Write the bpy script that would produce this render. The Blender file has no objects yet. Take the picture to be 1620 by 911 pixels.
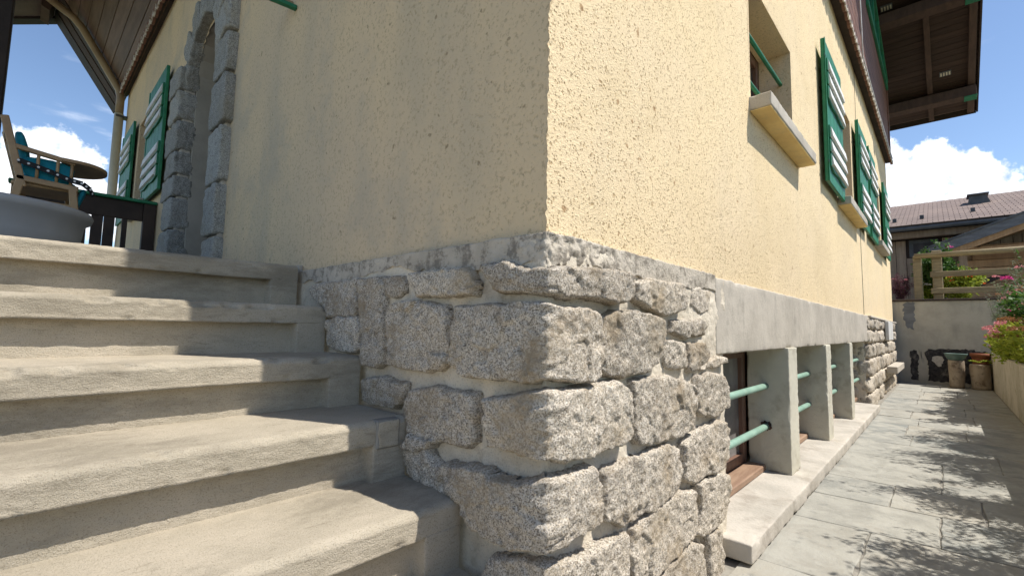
import bpy, math, random
import numpy as np
from mathutils import Matrix, Vector
random.seed(7)
rng = np.random.default_rng(7)
scene = bpy.context.scene
COL = scene.collection

# ------------------------------------------------------------------ camera
YAW, PITCH, ROLL = (math.radians(a) for a in (43.195, 4.782, 1.113))
CAM = np.array([-0.857, -0.690, 0.0])
Fv = np.array([math.cos(YAW)*math.cos(PITCH), math.sin(YAW)*math.cos(PITCH), math.sin(PITCH)])
r0 = np.array([math.sin(YAW), -math.cos(YAW), 0.0]); u0 = np.cross(r0, Fv)
Rv = math.cos(ROLL)*r0 + math.sin(ROLL)*u0; Uv = -math.sin(ROLL)*r0 + math.cos(ROLL)*u0
cd = bpy.data.cameras.new('camera'); cam = bpy.data.objects.new('camera', cd); COL.objects.link(cam)
M = Matrix.Identity(4)
for i in range(3):
    M[i][0] = Rv[i]; M[i][1] = Uv[i]; M[i][2] = -Fv[i]; M[i][3] = CAM[i]
cam.matrix_world = M
cd.sensor_width = 36.0; cd.lens = 726.0/1620.0*36.0; cd.clip_start = 0.02; cd.clip_end = 3000
scene.camera = cam

# ------------------------------------------------------------------ sun and sky
SUN = np.array([0.46, -1.0, 1.78]); SUN /= np.linalg.norm(SUN)
sl = bpy.data.lights.new('sun', 'SUN'); sl.energy = 4.3; sl.angle = math.radians(0.5); sl.color = (1.0, 0.95, 0.87)
so = bpy.data.objects.new('sun', sl); COL.objects.link(so)
so.rotation_euler = Vector(SUN).to_track_quat('Z', 'Y').to_euler(); so.location = (3, -6, 12)
scene.view_settings.view_transform = 'Standard'; scene.view_settings.look = 'None'
scene.view_settings.exposure = 0.60; scene.view_settings.gamma = 1.0
world = bpy.data.worlds.new('World'); scene.world = world; world.use_nodes = True
nt = world.node_tree; nt.nodes.clear()
def wn(t, **kw):
    n = nt.nodes.new(t)
    for k, v in kw.items(): setattr(n, k, v)
    return n
def wl(a, b): nt.links.new(a, b)
def wmath(op, a, b=None, c=None, clamp=False):
    n = wn('ShaderNodeMath', operation=op, use_clamp=clamp)
    for i, v in enumerate((a, b, c)):
        if v is None: continue
        if isinstance(v, (int, float)): n.inputs[i].default_value = v
        else: wl(v, n.inputs[i])
    return n.outputs[0]
sky = wn('ShaderNodeTexSky', sky_type='NISHITA', sun_disc=False)
sky.sun_elevation = math.asin(SUN[2]); sky.sun_rotation = math.atan2(SUN[0], SUN[1])
sky.altitude = 1000; sky.air_density = 1.0; sky.dust_density = 0.6; sky.ozone_density = 2.0
tc = wn('ShaderNodeTexCoord')
nz = wn('ShaderNodeTexNoise'); nz.inputs['Scale'].default_value = 11.0; nz.inputs['Detail'].default_value = 9.0; nz.inputs['Roughness'].default_value = 0.62
wl(tc.outputs['Generated'], nz.inputs['Vector'])
nz2 = wn('ShaderNodeTexNoise'); nz2.inputs['Scale'].default_value = 34.0; nz2.inputs['Detail'].default_value = 7.0; nz2.inputs['Roughness'].default_value = 0.6
wl(tc.outputs['Generated'], nz2.inputs['Vector'])
PUFFS = [(-0.025,0.975,0.205,.035),(-0.001,0.968,0.236,.035),(0.021,0.964,0.248,.036),(0.047,0.966,0.235,.036),(0.063,0.972,0.20,.032),
         (0.085,0.97,0.19,.034),(0.03,0.974,0.175,.06),(0.12,.97,.16,.05),(-.06,.97,.16,.04),
         (0.955,0.050,0.265,.05),(0.957,0.015,0.262,.045),(0.962,-0.020,0.240,.045),(0.968,-0.062,0.215,.045),(0.971,-0.10,0.185,.05),
         (0.974,0.0,0.19,.09),(0.97,-0.14,0.15,.09),(.96,.12,.22,.07),(.9,-.36,.16,.1),(.3,.94,.15,.1),(-.5,.83,.16,.12),(-.9,.2,.2,.12),(-.6,-.7,.22,.15),(.2,-.95,.16,.12),(.7,.68,.2,.12)]
best = None
for x, y, z, r in PUFFS:
    v = wn('ShaderNodeVectorMath', operation='DISTANCE'); wl(tc.outputs['Generated'], v.inputs[0]); l = math.sqrt(x*x+y*y+z*z); v.inputs[1].default_value = (x/l, y/l, z/l)
    b = wmath('MULTIPLY_ADD', v.outputs['Value'], -1.0/r, 1.0)
    best = b if best is None else wmath('MAXIMUM', best, b)
lump = wmath('MULTIPLY_ADD', nz.outputs['Fac'], 2.1, -1.05)
lump2 = wmath('MULTIPLY_ADD', nz2.outputs['Fac'], 1.3, -0.65)
dens = wmath('ADD', wmath('ADD', best, lump), lump2)
mr = wn('ShaderNodeMapRange', interpolation_type='SMOOTHSTEP'); wl(dens, mr.inputs['Value']); mr.inputs['From Min'].default_value = -0.12; mr.inputs['From Max'].default_value = 0.22
# thin high wisps
wmap = wn('ShaderNodeMapping'); wmap.inputs['Scale'].default_value = (3, 3, 14); wl(tc.outputs['Generated'], wmap.inputs['Vector'])
wz = wn('ShaderNodeTexNoise'); wz.inputs['Scale'].default_value = 2.6; wz.inputs['Detail'].default_value = 8; wl(wmap.outputs[0], wz.inputs['Vector'])
wm = wn('ShaderNodeMapRange', interpolation_type='SMOOTHSTEP'); wl(wz.outputs['Fac'], wm.inputs['Value']); wm.inputs['From Min'].default_value = .60; wm.inputs['From Max'].default_value = .85; wm.inputs['To Max'].default_value = .5
mask = wmath('MAXIMUM', mr.outputs[0], wm.outputs[0])
ccr = wn('ShaderNodeValToRGB'); ccr.color_ramp.elements[0].position = .34; ccr.color_ramp.elements[0].color = (4.6, 5.1, 6.0, 1); ccr.color_ramp.elements[1].position = .62; ccr.color_ramp.elements[1].color = (9.6, 9.7, 9.9, 1)
wl(nz2.outputs['Fac'], ccr.inputs['Fac'])
mx = wn('ShaderNodeMix', data_type='RGBA'); wl(mask, mx.inputs['Factor']); wl(sky.outputs['Color'], mx.inputs['A']); wl(ccr.outputs['Color'], mx.inputs['B'])
bg = wn('ShaderNodeBackground'); bg.inputs['Strength'].default_value = 0.122; wl(mx.outputs['Result'], bg.inputs['Color'])
wo = wn('ShaderNodeOutputWorld'); wl(bg.outputs[0], wo.inputs['Surface'])

# ------------------------------------------------------------------ numpy noise
def _h(ix, iy, iz, seed):
    n = (ix*374761393 + iy*668265263 + iz*2147483647*3 + seed*1274126177) & 0xffffffff
    n = ((n ^ (n >> 13))*1274126177) & 0xffffffff
    n = ((n ^ (n >> 16))*2246822519) & 0xffffffff
    return ((n ^ (n >> 15)) & 0xffff)/65535.0
def vn(P, seed=0):
    i = np.floor(P).astype(np.int64); f = P-i; u = f*f*(3-2*f)
    x, y, z = i[:, 0], i[:, 1], i[:, 2]; ux, uy, uz = u[:, 0], u[:, 1], u[:, 2]
    def L(a, b, t): return a+(b-a)*t
    c = [[[_h(x+a, y+b, z+c_, seed) for c_ in (0, 1)] for b in (0, 1)] for a in (0, 1)]
    return L(L(L(c[0][0][0], c[1][0][0], ux), L(c[0][1][0], c[1][1][0], ux), uy), L(L(c[0][0][1], c[1][0][1], ux), L(c[0][1][1], c[1][1][1], ux), uy), uz)
def fbm(P, freq, octv=3, seed=0, gain=.5):      # about -1..1
    P = np.asarray(P, float); t = np.zeros(len(P)); a = 1.0; s = 0.0
    for k in range(octv):
        t += a*(vn(P*freq*(2.03**k)+17.3*k, seed+k)*2-1); s += a; a *= gain
    return t/s*1.6
def p3(a, b, c=0.0):
    a = np.asarray(a, float).ravel(); b = np.asarray(b, float).ravel()
    return np.stack([a, b, np.full_like(a, c) if np.isscalar(c) else np.asarray(c, float).ravel()], 1)
def sstep(a, b, x): t = np.clip((x-a)/(b-a), 0, 1); return t*t*(3-2*t)

# ------------------------------------------------------------------ materials
MATS = {}
class Mt:
    def __init__(s, name):
        s.m = bpy.data.materials.new(name); s.m.use_nodes = True; s.t = s.m.node_tree; s.b = s.t.nodes['Principled BSDF']
        s.geo = s.t.nodes.new('ShaderNodeNewGeometry'); s.P = s.geo.outputs['Position']; MATS[name] = s.m
    def n(s, ty, **kw):
        n = s.t.nodes.new(ty)
        for k, v in kw.items(): setattr(n, k, v)
        return n
    def l(s, a, b): s.t.links.new(a, b)
    def setv(s, inp, v):
        if isinstance(v, (int, float)): inp.default_value = v
        elif isinstance(v, tuple): inp.default_value = (*v, 1) if len(v) == 3 else v
        else: s.l(v, inp)
    def mapv(s, scale, vec=None):
        n = s.n('ShaderNodeMapping'); n.inputs['Scale'].default_value = scale; s.l(vec or s.P, n.inputs['Vector']); return n.outputs[0]
    def noise(s, scale, detail=3, rough=.55, vec=None, dist=0.0):
        n = s.n('ShaderNodeTexNoise'); n.inputs['Scale'].default_value = scale; n.inputs['Detail'].default_value = detail; n.inputs['Roughness'].default_value = rough; n.inputs['Distortion'].default_value = dist
        s.l(vec or s.P, n.inputs['Vector']); return n.outputs['Fac']
    def voro(s, scale, feature='F1', out='Distance', vec=None, rnd=1.0):
        n = s.n('ShaderNodeTexVoronoi', feature=feature); n.inputs['Scale'].default_value = scale; n.inputs['Randomness'].default_value = rnd
        s.l(vec or s.P, n.inputs['Vector']); return n.outputs[out]
    def ramp(s, fac, a, b, lo=0.0, hi=1.0):
        n = s.n('ShaderNodeMapRange', interpolation_type='SMOOTHSTEP'); s.l(fac, n.inputs['Value'])
        for k, v in zip(('From Min', 'From Max', 'To Min', 'To Max'), (a, b, lo, hi)): n.inputs[k].default_value = v
        return n.outputs[0]
    def mix(s, fac, a, b, mode='MIX'):
        n = s.n('ShaderNodeMix', data_type='RGBA', blend_type=mode); s.setv(n.inputs['Factor'], fac); s.setv(n.inputs['A'], a); s.setv(n.inputs['B'], b); return n.outputs['Result']
    def math(s, op, a, b=0.0):
        n = s.n('ShaderNodeMath', operation=op); s.setv(n.inputs[0], a); s.setv(n.inputs[1], b); return n.outputs[0]
    def bump(s, h, dist, strength=1.0, prev=None):
        n = s.n('ShaderNodeBump'); n.inputs['Distance'].default_value = dist; n.inputs['Strength'].default_value = strength; s.l(h, n.inputs['Height'])
        if prev: s.l(prev, n.inputs['Normal'])
        return n.outputs[0]
    def rnd(s):
        return s.n('ShaderNodeObjectInfo').outputs['Random']
    def done(s, col, rough=.85, normal=None, spec=.3, metal=0.0):
        s.setv(s.b.inputs['Base Color'], col); s.setv(s.b.inputs['Roughness'], rough); s.b.inputs['Specular IOR Level'].default_value = spec; s.b.inputs['Metallic'].default_value = metal
        if normal: s.l(normal, s.b.inputs['Normal'])
        return s.m

def simple(name, c1, c2, sc=8, rough=.8, bs=60, bd=.002, stretch=None, spec=.3, vary=0.0, lo=.35, hi=.65, metal=0.0, dirt=None):
    m = Mt(name); v = m.mapv(stretch) if stretch else None
    c = m.mix(m.ramp(m.noise(sc, 4, .6, v), lo, hi), c1, c2)
    if dirt: c = m.mix(m.ramp(m.noise(dirt[1], 5, .65), .5, .72, 0, dirt[2]), c, dirt[0])
    if vary:
        k = m.n('ShaderNodeMapRange'); m.l(m.rnd(), k.inputs['Value']); k.inputs['To Min'].default_value = 1-vary; k.inputs['To Max'].default_value = 1+vary
        h = m.n('ShaderNodeHueSaturation'); m.l(k.outputs[0], h.inputs['Value']); m.l(c, h.inputs['Color']); c = h.outputs['Color']
    return m.done(c, rough, m.bump(m.noise(bs, 4, .6, v), bd) if bd else None, spec, metal)

def make_materials():
    # roughcast render
    m = Mt('roughcast')
    big = m.noise(1.3, 3, .5); fine = m.noise(72, 5, .70); v1 = m.voro(75, 'SMOOTH_F1')
    c = m.mix(m.ramp(big, .3, .7), (.86, .685, .425), (.84, .675, .44))
    streak = m.noise(3.0, 5, .6, m.mapv((2.2, 2.2, .35)))
    c = m.mix(m.ramp(streak, .5, .75, 0, .18), c, (.62, .52, .36)); c = m.mix(m.ramp(m.noise(.9, 6, .7), .46, .66, 0, .55), c, (.76, .60, .36))
    sv = m.voro(92, 'F1'); fine2 = m.noise(120, 4, .7); pits = m.ramp(m.math('ADD', sv, m.math('MULTIPLY', m.noise(38, 4, .7), .9)), .60, .76, 1, 0)
    c = m.mix(m.math('MULTIPLY', pits, .70), c, (.47, .31, .15))
    c = m.mix(m.ramp(m.noise(260, 2, .5), .62, .72, 0, .35), c, (.80, .70, .5))
    rare = m.ramp(m.noise(28, 2, .5), .70, .74, 0, .7)
    c = m.mix(rare, c, (.36, .20, .09))
    n1 = m.bump(pits, .0045, -1.0 if False else 1.0); n1.node.invert = True; n1 = m.bump(fine2, .0055, 1.0, n1); n2 = m.bump(m.noise(260, 3, .7), .003, .8, n1); n3 = n2
    m.done(c, .95, n3, .15)
    # smoother roughcast of the left front
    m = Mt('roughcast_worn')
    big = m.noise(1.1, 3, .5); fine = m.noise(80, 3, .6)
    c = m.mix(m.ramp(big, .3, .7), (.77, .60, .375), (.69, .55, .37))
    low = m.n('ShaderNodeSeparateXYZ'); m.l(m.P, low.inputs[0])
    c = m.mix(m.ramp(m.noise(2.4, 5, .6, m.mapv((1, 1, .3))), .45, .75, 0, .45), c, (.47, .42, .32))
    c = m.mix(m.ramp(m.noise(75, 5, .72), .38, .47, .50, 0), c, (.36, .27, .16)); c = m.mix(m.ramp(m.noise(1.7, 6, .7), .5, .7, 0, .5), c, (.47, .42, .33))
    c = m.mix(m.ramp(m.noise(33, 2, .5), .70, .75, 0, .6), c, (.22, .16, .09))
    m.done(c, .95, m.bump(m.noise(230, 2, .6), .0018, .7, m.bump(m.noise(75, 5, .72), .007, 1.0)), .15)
    # granite
    def granite(name, light, tan, dark, stain, stf):
        m = Mt(name)
        cell = m.voro(400, 'F1', 'Color'); sp = m.n('ShaderNodeSeparateColor'); m.l(cell, sp.inputs[0]); g = sp.outputs[0]
        cell2 = m.voro(240, 'F1', 'Color'); sp2 = m.n('ShaderNodeSeparateColor'); m.l(cell2, sp2.inputs[0])
        c = m.mix(m.ramp(sp2.outputs[0], .2, .9), light, tan)
        c = m.mix(m.ramp(g, .72, .82, 0, .75), c, dark)
        c = m.mix(m.ramp(g, .10, .16, .35, 0), c, (.72, .69, .64)); c = m.mix(m.ramp(m.noise(22, 6, .75), .50, .66, 0, .45), c, dark); c = m.mix(m.ramp(m.noise(3, 4, .6), .5, .7, 0, .35), c, (.50, .44, .34))
        c = m.mix(m.ramp(m.noise(150, 4, .75), .48, .66, 0, .6), c, dark)
        c = m.mix(m.ramp(m.noise(6, 5, .65), .45, .75, 0, stf), c, stain)
        k = m.n('ShaderNodeMapRange'); m.l(m.rnd(), k.inputs['Value']); k.inputs['To Min'].default_value = .84; k.inputs['To Max'].default_value = 1.18
        h = m.n('ShaderNodeHueSaturation'); m.l(k.outputs[0], h.inputs['Value']); m.l(c, h.inputs['Color'])
        n1 = m.bump(m.noise(110, 5, .72), .0065, 1.0); n2 = m.bump(m.noise(260, 3, .7), .002, 1.0, n1)
        m.done(h.outputs[0], .9, n2, .2)
    granite('granite', (.70, .63, .53), (.53, .455, .35), (.115, .095, .075), (.33, .25, .155), .75)
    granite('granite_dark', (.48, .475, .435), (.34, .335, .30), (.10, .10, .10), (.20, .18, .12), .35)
    # mortar and concretes
    m = Mt('mortar')
    c = m.mix(m.ramp(m.noise(5, 5, .6), .35, .68), (.74, .665, .54), (.62, .55, .44))
    c = m.mix(m.ramp(m.noise(11, 5, .65), .56, .75, 0, .5), c, (.34, .27, .175))
    c = m.mix(m.ramp(m.noise(200, 4, .7), .36, .46, .5, 0), c, (.30, .25, .19)); c = m.mix(m.ramp(m.noise(7, 6, .75), .55, .68, 0, .5), c, (.36, .30, .22))
    m.done(c, .93, m.bump(m.noise(240, 4, .7), .0028, 1.0, m.bump(m.noise(26, 6, .68), .009, 1.0)), .15)
    m = Mt('step_concrete')
    c = m.mix(m.ramp(m.noise(4, 5, .62), .32, .68), (.52, .455, .355), (.42, .37, .285))
    c = m.mix(m.ramp(m.noise(2.6, 7, .72, m.mapv((.6, 1, 2.2))), .46, .64, 0, .65), c, (.24, .21, .16))
    c = m.mix(m.ramp(m.noise(330, 3, .7), .36, .46, .6, 0), c, (.22, .185, .135))
    c = m.mix(m.ramp(m.noise(380, 2, .6), .62, .72, 0, .4), c, (.62, .57, .48))
    c = m.mix(m.ramp(m.noise(70, 3, .6, m.mapv((.25, 1, 1.6))), .62, .72, 0, .45), c, (.24, .205, .15))
    m.done(c, .93, m.bump(m.noise(300, 4, .75), .0034, 1.0, m.bump(m.noise(90, 5, .7, m.mapv((.5, 1, 1.3))), .0030, .9)), .15)
    m = Mt('weathered_concrete')
    c = m.mix(m.ramp(m.noise(3.5, 5, .6), .35, .65), (.50, .455, .385), (.42, .38, .32))
    c = m.mix(m.ramp(m.noise(9, 7, .78, m.mapv((1, 1, .55))), .50, .66, 0, .5), c, (.30, .275, .235))
    c = m.mix(m.ramp(m.noise(160, 3, .6), .30, .42, .45, 0), c, (.24, .22, .19))
    m.done(c, .92, m.bump(m.noise(150, 4, .6), .002, .8, m.bump(m.noise(30, 4, .6), .004, .6)), .15)
    m = Mt('cement_cap')
    c = m.mix(m.ramp(m.noise(7, 5, .62), .38, .62), (.58, .52, .43), (.47, .42, .345))
    c = m.mix(m.ramp(m.noise(15, 7, .78), .47, .60, 0, .7), c, (.15, .13, .105))
    m.done(c, .93, m.bump(m.noise(110, 5, .7), .006, 1.0), .15)
    simple('pillar_concrete', (.58, .55, .45), (.48, .455, .37), 3, .9, 45, .0035, dirt=((.24, .20, .14), 7, .5), lo=.3, hi=.7)
    simple('ledge_concrete', (.50, .46, .40), (.40, .37, .32), 3.5, .9, 60, .0035, dirt=((.25, .215, .175), 5, .6))
    m = Mt('old_wall_concrete')
    c = m.mix(m.ramp(m.noise(2.2, 6, .65), .35, .65), (.43, .40, .34), (.34, .32, .27))
    c = m.mix(m.ramp(m.noise(3.0, 5, .65, m.mapv((1.5, 1.5, .3))), .5, .7, 0, .55), c, (.27, .26, .225))
    m.done(c, .93, m.bump(m.noise(40, 5, .6), .004, .7), .12)
    m = Mt('planter_concrete')
    c = m.mix(m.ramp(m.noise(3.0, 6, .65, m.mapv((.7, 1, .55))), .35, .65), (.50, .455, .37), (.38, .345, .27))
    c = m.mix(m.ramp(m.noise(9, 6, .7), .5, .7, 0, .55), c, (.17, .17, .08))
    m.done(c, .93, m.bump(m.noise(40, 5, .6), .004, .7), .12)
    m = Mt('slate')
    r = m.rnd()
    c = m.mix(r, (.205, .215, .205), (.335, .31, .26))
    c = m.mix(m.ramp(m.noise(5, 6, .65, None, .6), .36, .66), c, (.36, .35, .31))
    c = m.mix(m.ramp(m.noise(14, 6, .7), .52, .72, 0, .5), c, (.165, .17, .16))
    c = m.mix(m.ramp(m.noise(2.2, 5, .7), .56, .74, 0, .5), c, (.31, .25, .19))
    m.done(c, .78, m.bump(m.noise(120, 5, .65), .002, .9, m.bump(m.noise(9, 5, .6, m.mapv((1, 1.8, 1))), .008, .8)), .3)
    simple('path_grout', (.30, .28, .24), (.22, .205, .18), 14, .95, 90, .003)
    simple('earth', (.12, .09, .06), (.07, .055, .035), 20, .95, 60, .006)
    simple('bounce_gravel', (.27, .23, .18), (.21, .18, .14), 40, .95, 90, .006)
    simple('lawn_green', (.10, .15, .04), (.07, .10, .03), 1.0, .95, 30, .01)
    simple('terrace_gravel', (.34, .31, .27), (.26, .24, .21), 40, .95, 90, .006)
    simple('bitumen', (.018, .017, .019), (.05, .045, .043), 20, .8, 90, .002, dirt=((.30, .275, .24), 7, .45))
    simple('white_stain', (.52, .48, .41), (.42, .38, .32), 25, .9, 90, .002)
    # woods
    simple('siding_wood', (.21, .10, .068), (.15, .07, .048), 3.2, .62, 30, .002, (.5, .5, 9), .3, .10, dirt=((.06, .035, .028), 5, .5))
    simple('cove_wood', (.17, .105, .075), (.115, .07, .05), 3.2, .62, 30, .002, (7, .5, 3), .3, .12, dirt=((.20, .13, .08), 6, .35))
    simple('dark_wood', (.055, .038, .030), (.035, .025, .021), 4, .7, 40, .002, (1, 1, 1), .3, .15)
    simple('soffit_wood', (.060, .037, .027), (.042, .026, .020), 4, .75, 40, .002, (7, .6, 1), .25, .15)
    simple('rafter_wood', (.095, .060, .046), (.068, .044, .034), 4, .75, 40, .002, (1, 3, 1), .25, .1)
    simple('frame_wood', (.20, .11, .075), (.13, .075, .052), 5, .5, 40, .0012, (3, 3, .5), .4, .1)
    simple('sill_wood', (.33, .22, .15), (.24, .15, .10), 6, .6, 40, .002, (.5, 3, 3), .35)
    simple('chair_wood', (.40, .26, .13), (.32, .20, .10), 8, .45, 50, .0008, (1, 1, 1), .4, .08)
    simple('pine_wood', (.42, .28, .16), (.34, .215, .12), 3, .7, 30, .002, (1, 5, .4), .3, .18, dirt=((.17, .12, .08), 3, .4))
    simple('larch_wood', (.36, .28, .20), (.27, .20, .145), 3, .75, 30, .002, (1, 6, .4), .3, .18, dirt=((.15, .11, .08), 3, .45))
    simple('fence_wood', (.29, .235, .145), (.20, .16, .10), 5, .8, 40, .003, (1, .6, 4), .25, .1, dirt=((.13, .12, .06), 8, .4))
    simple('log_wood', (.40, .33, .25), (.28, .22, .16), 6, .85, 30, .006, (1, 1, .6), .2, .1, dirt=((.08, .05, .03), 8, .8))
    # paints and metals
    m = Mt('green_paint')
    c = m.mix(m.ramp(m.noise(9, 5, .65), .38, .66), (.011, .15, .072), (.022, .205, .10))
    c = m.mix(m.ramp(m.noise(70, 4, .7), .63, .70, 0, .7), c, (.16, .20, .14))
    m.done(c, .5, m.bump(m.noise(26, 4, .6, m.mapv((6, 6, .5))), .002, .8), .4)
    m = Mt('white_paint')
    c = m.mix(m.ramp(m.noise(14, 5, .65), .40, .66), (.76, .75, .73), (.62, .61, .59))
    c = m.mix(m.ramp(m.noise(45, 4, .7, m.mapv((.6, .6, 2))), .58, .66, 0, .8), c, (.30, .27, .24))
    m.done(c, .6, m.bump(m.noise(40, 4, .6), .002, .7), .3)
    simple('flaked_white', (.66, .62, .57), (.34, .26, .2), 30, .8, 60, .003, lo=.45, hi=.6)
    simple('mint_paint', (.21, .34, .27), (.27, .41, .33), 9, .45, 90, .0006, dirt=((.24, .28, .22), 30, .4))
    simple('downpipe_paint', (.33, .24, .14), (.26, .185, .11), 3, .4, 20, .0005, spec=.45)
    simple('pale_pipe_paint', (.62, .57, .44), (.55, .50, .37), 3, .4, 20, .0005, spec=.45)
    simple('grey_plastic', (.42, .42, .425), (.38, .38, .385), 4, .42, 20, .0003, spec=.4)
    simple('turquoise_cloth', (.01, .23, .30), (.01, .17, .24), 30, .85, 400, .0006)
    simple('black_strap', (.012, .012, .014), (.02, .02, .022), 30, .7, 300, .0004)
    simple('dark_metal', (.05, .055, .06), (.08, .085, .09), 5, .45, 20, .0006, spec=.5)
    simple('slate_grey_metal', (.16, .17, .185), (.11, .115, .125), 3, .6, 40, .0006, (1, 1, 4))
    simple('rust', (.10, .055, .035), (.04, .028, .022), 40, .85, 90, .002)
    simple('ochre_yellow', (.80, .60, .26), (.72, .52, .22), 6, .8, 60, .001, dirt=((.45, .38, .24), 9, .3))
    simple('panel_grey', (.66, .65, .61), (.58, .57, .53), 6, .6, 60, .0006)
    simple('roof_tile', (.235, .175, .145), (.175, .13, .11), 1.3, .8, 40, .003, lo=.3, hi=.7, dirt=((.12, .10, .09), 4, .4))
    simple('terracotta', (.28, .10, .055), (.22, .08, .04), 9, .8, 60, .001)
    simple('glazed_green', (.12, .18, .16), (.09, .14, .12), 9, .4, 60, .001)
    simple('curtain_grey', (.42, .41, .39), (.33, .32, .31), 3, .9, 60, .001, (6, 6, .3))
    m = Mt('window_glass'); m.b.inputs['Metallic'].default_value = 0
    m.done((.05, .055, .06), .04, None, .9)
    m = Mt('dusty_glass')
    c = m.mix(m.ramp(m.noise(5, 5, .6), .35, .65), (.16, .15, .145), (.24, .23, .22)); m.done(c, .22, None, .6)
    def leaf(name, a, b, tr=.35):
        m = Mt(name)
        r = m.n('ShaderNodeNewGeometry').outputs['Random Per Island']
        c = m.mix(r, a, b); m.done(c, .55, None, .35)
        tb = m.n('ShaderNodeBsdfTranslucent'); m.l(c, tb.inputs['Color']); ms = m.n('ShaderNodeMixShader'); ms.inputs[0].default_value = tr
        m.l(m.b.outputs[0], ms.inputs[1]); m.l(tb.outputs[0], ms.inputs[2]); m.l(ms.outputs[0], m.t.nodes['Material Output'].inputs['Surface'])
    leaf('leaf_green', (.035, .10, .02), (.09, .17, .03)); leaf('leaf_lime', (.22, .30, .03), (.38, .42, .05)); leaf('leaf_grey', (.15, .20, .12), (.24, .27, .18))
    leaf('leaf_purple', (.10, .03, .05), (.22, .09, .12)); leaf('petal_pink', (.62, .18, .24), (.78, .36, .36), .25); leaf('petal_magenta', (.55, .03, .22), (.7, .1, .35), .25)
    leaf('petal_orange', (.75, .22, .04), (.8, .12, .03), .25); leaf('petal_white', (.75, .72, .68), (.6, .6, .5), .25); leaf('leaf_rust', (.36, .17, .08), (.25, .13, .05))
    simple('stem_green', (.10, .13, .04), (.16, .12, .06), 20, .8, 60, .001)
make_materials()

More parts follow.
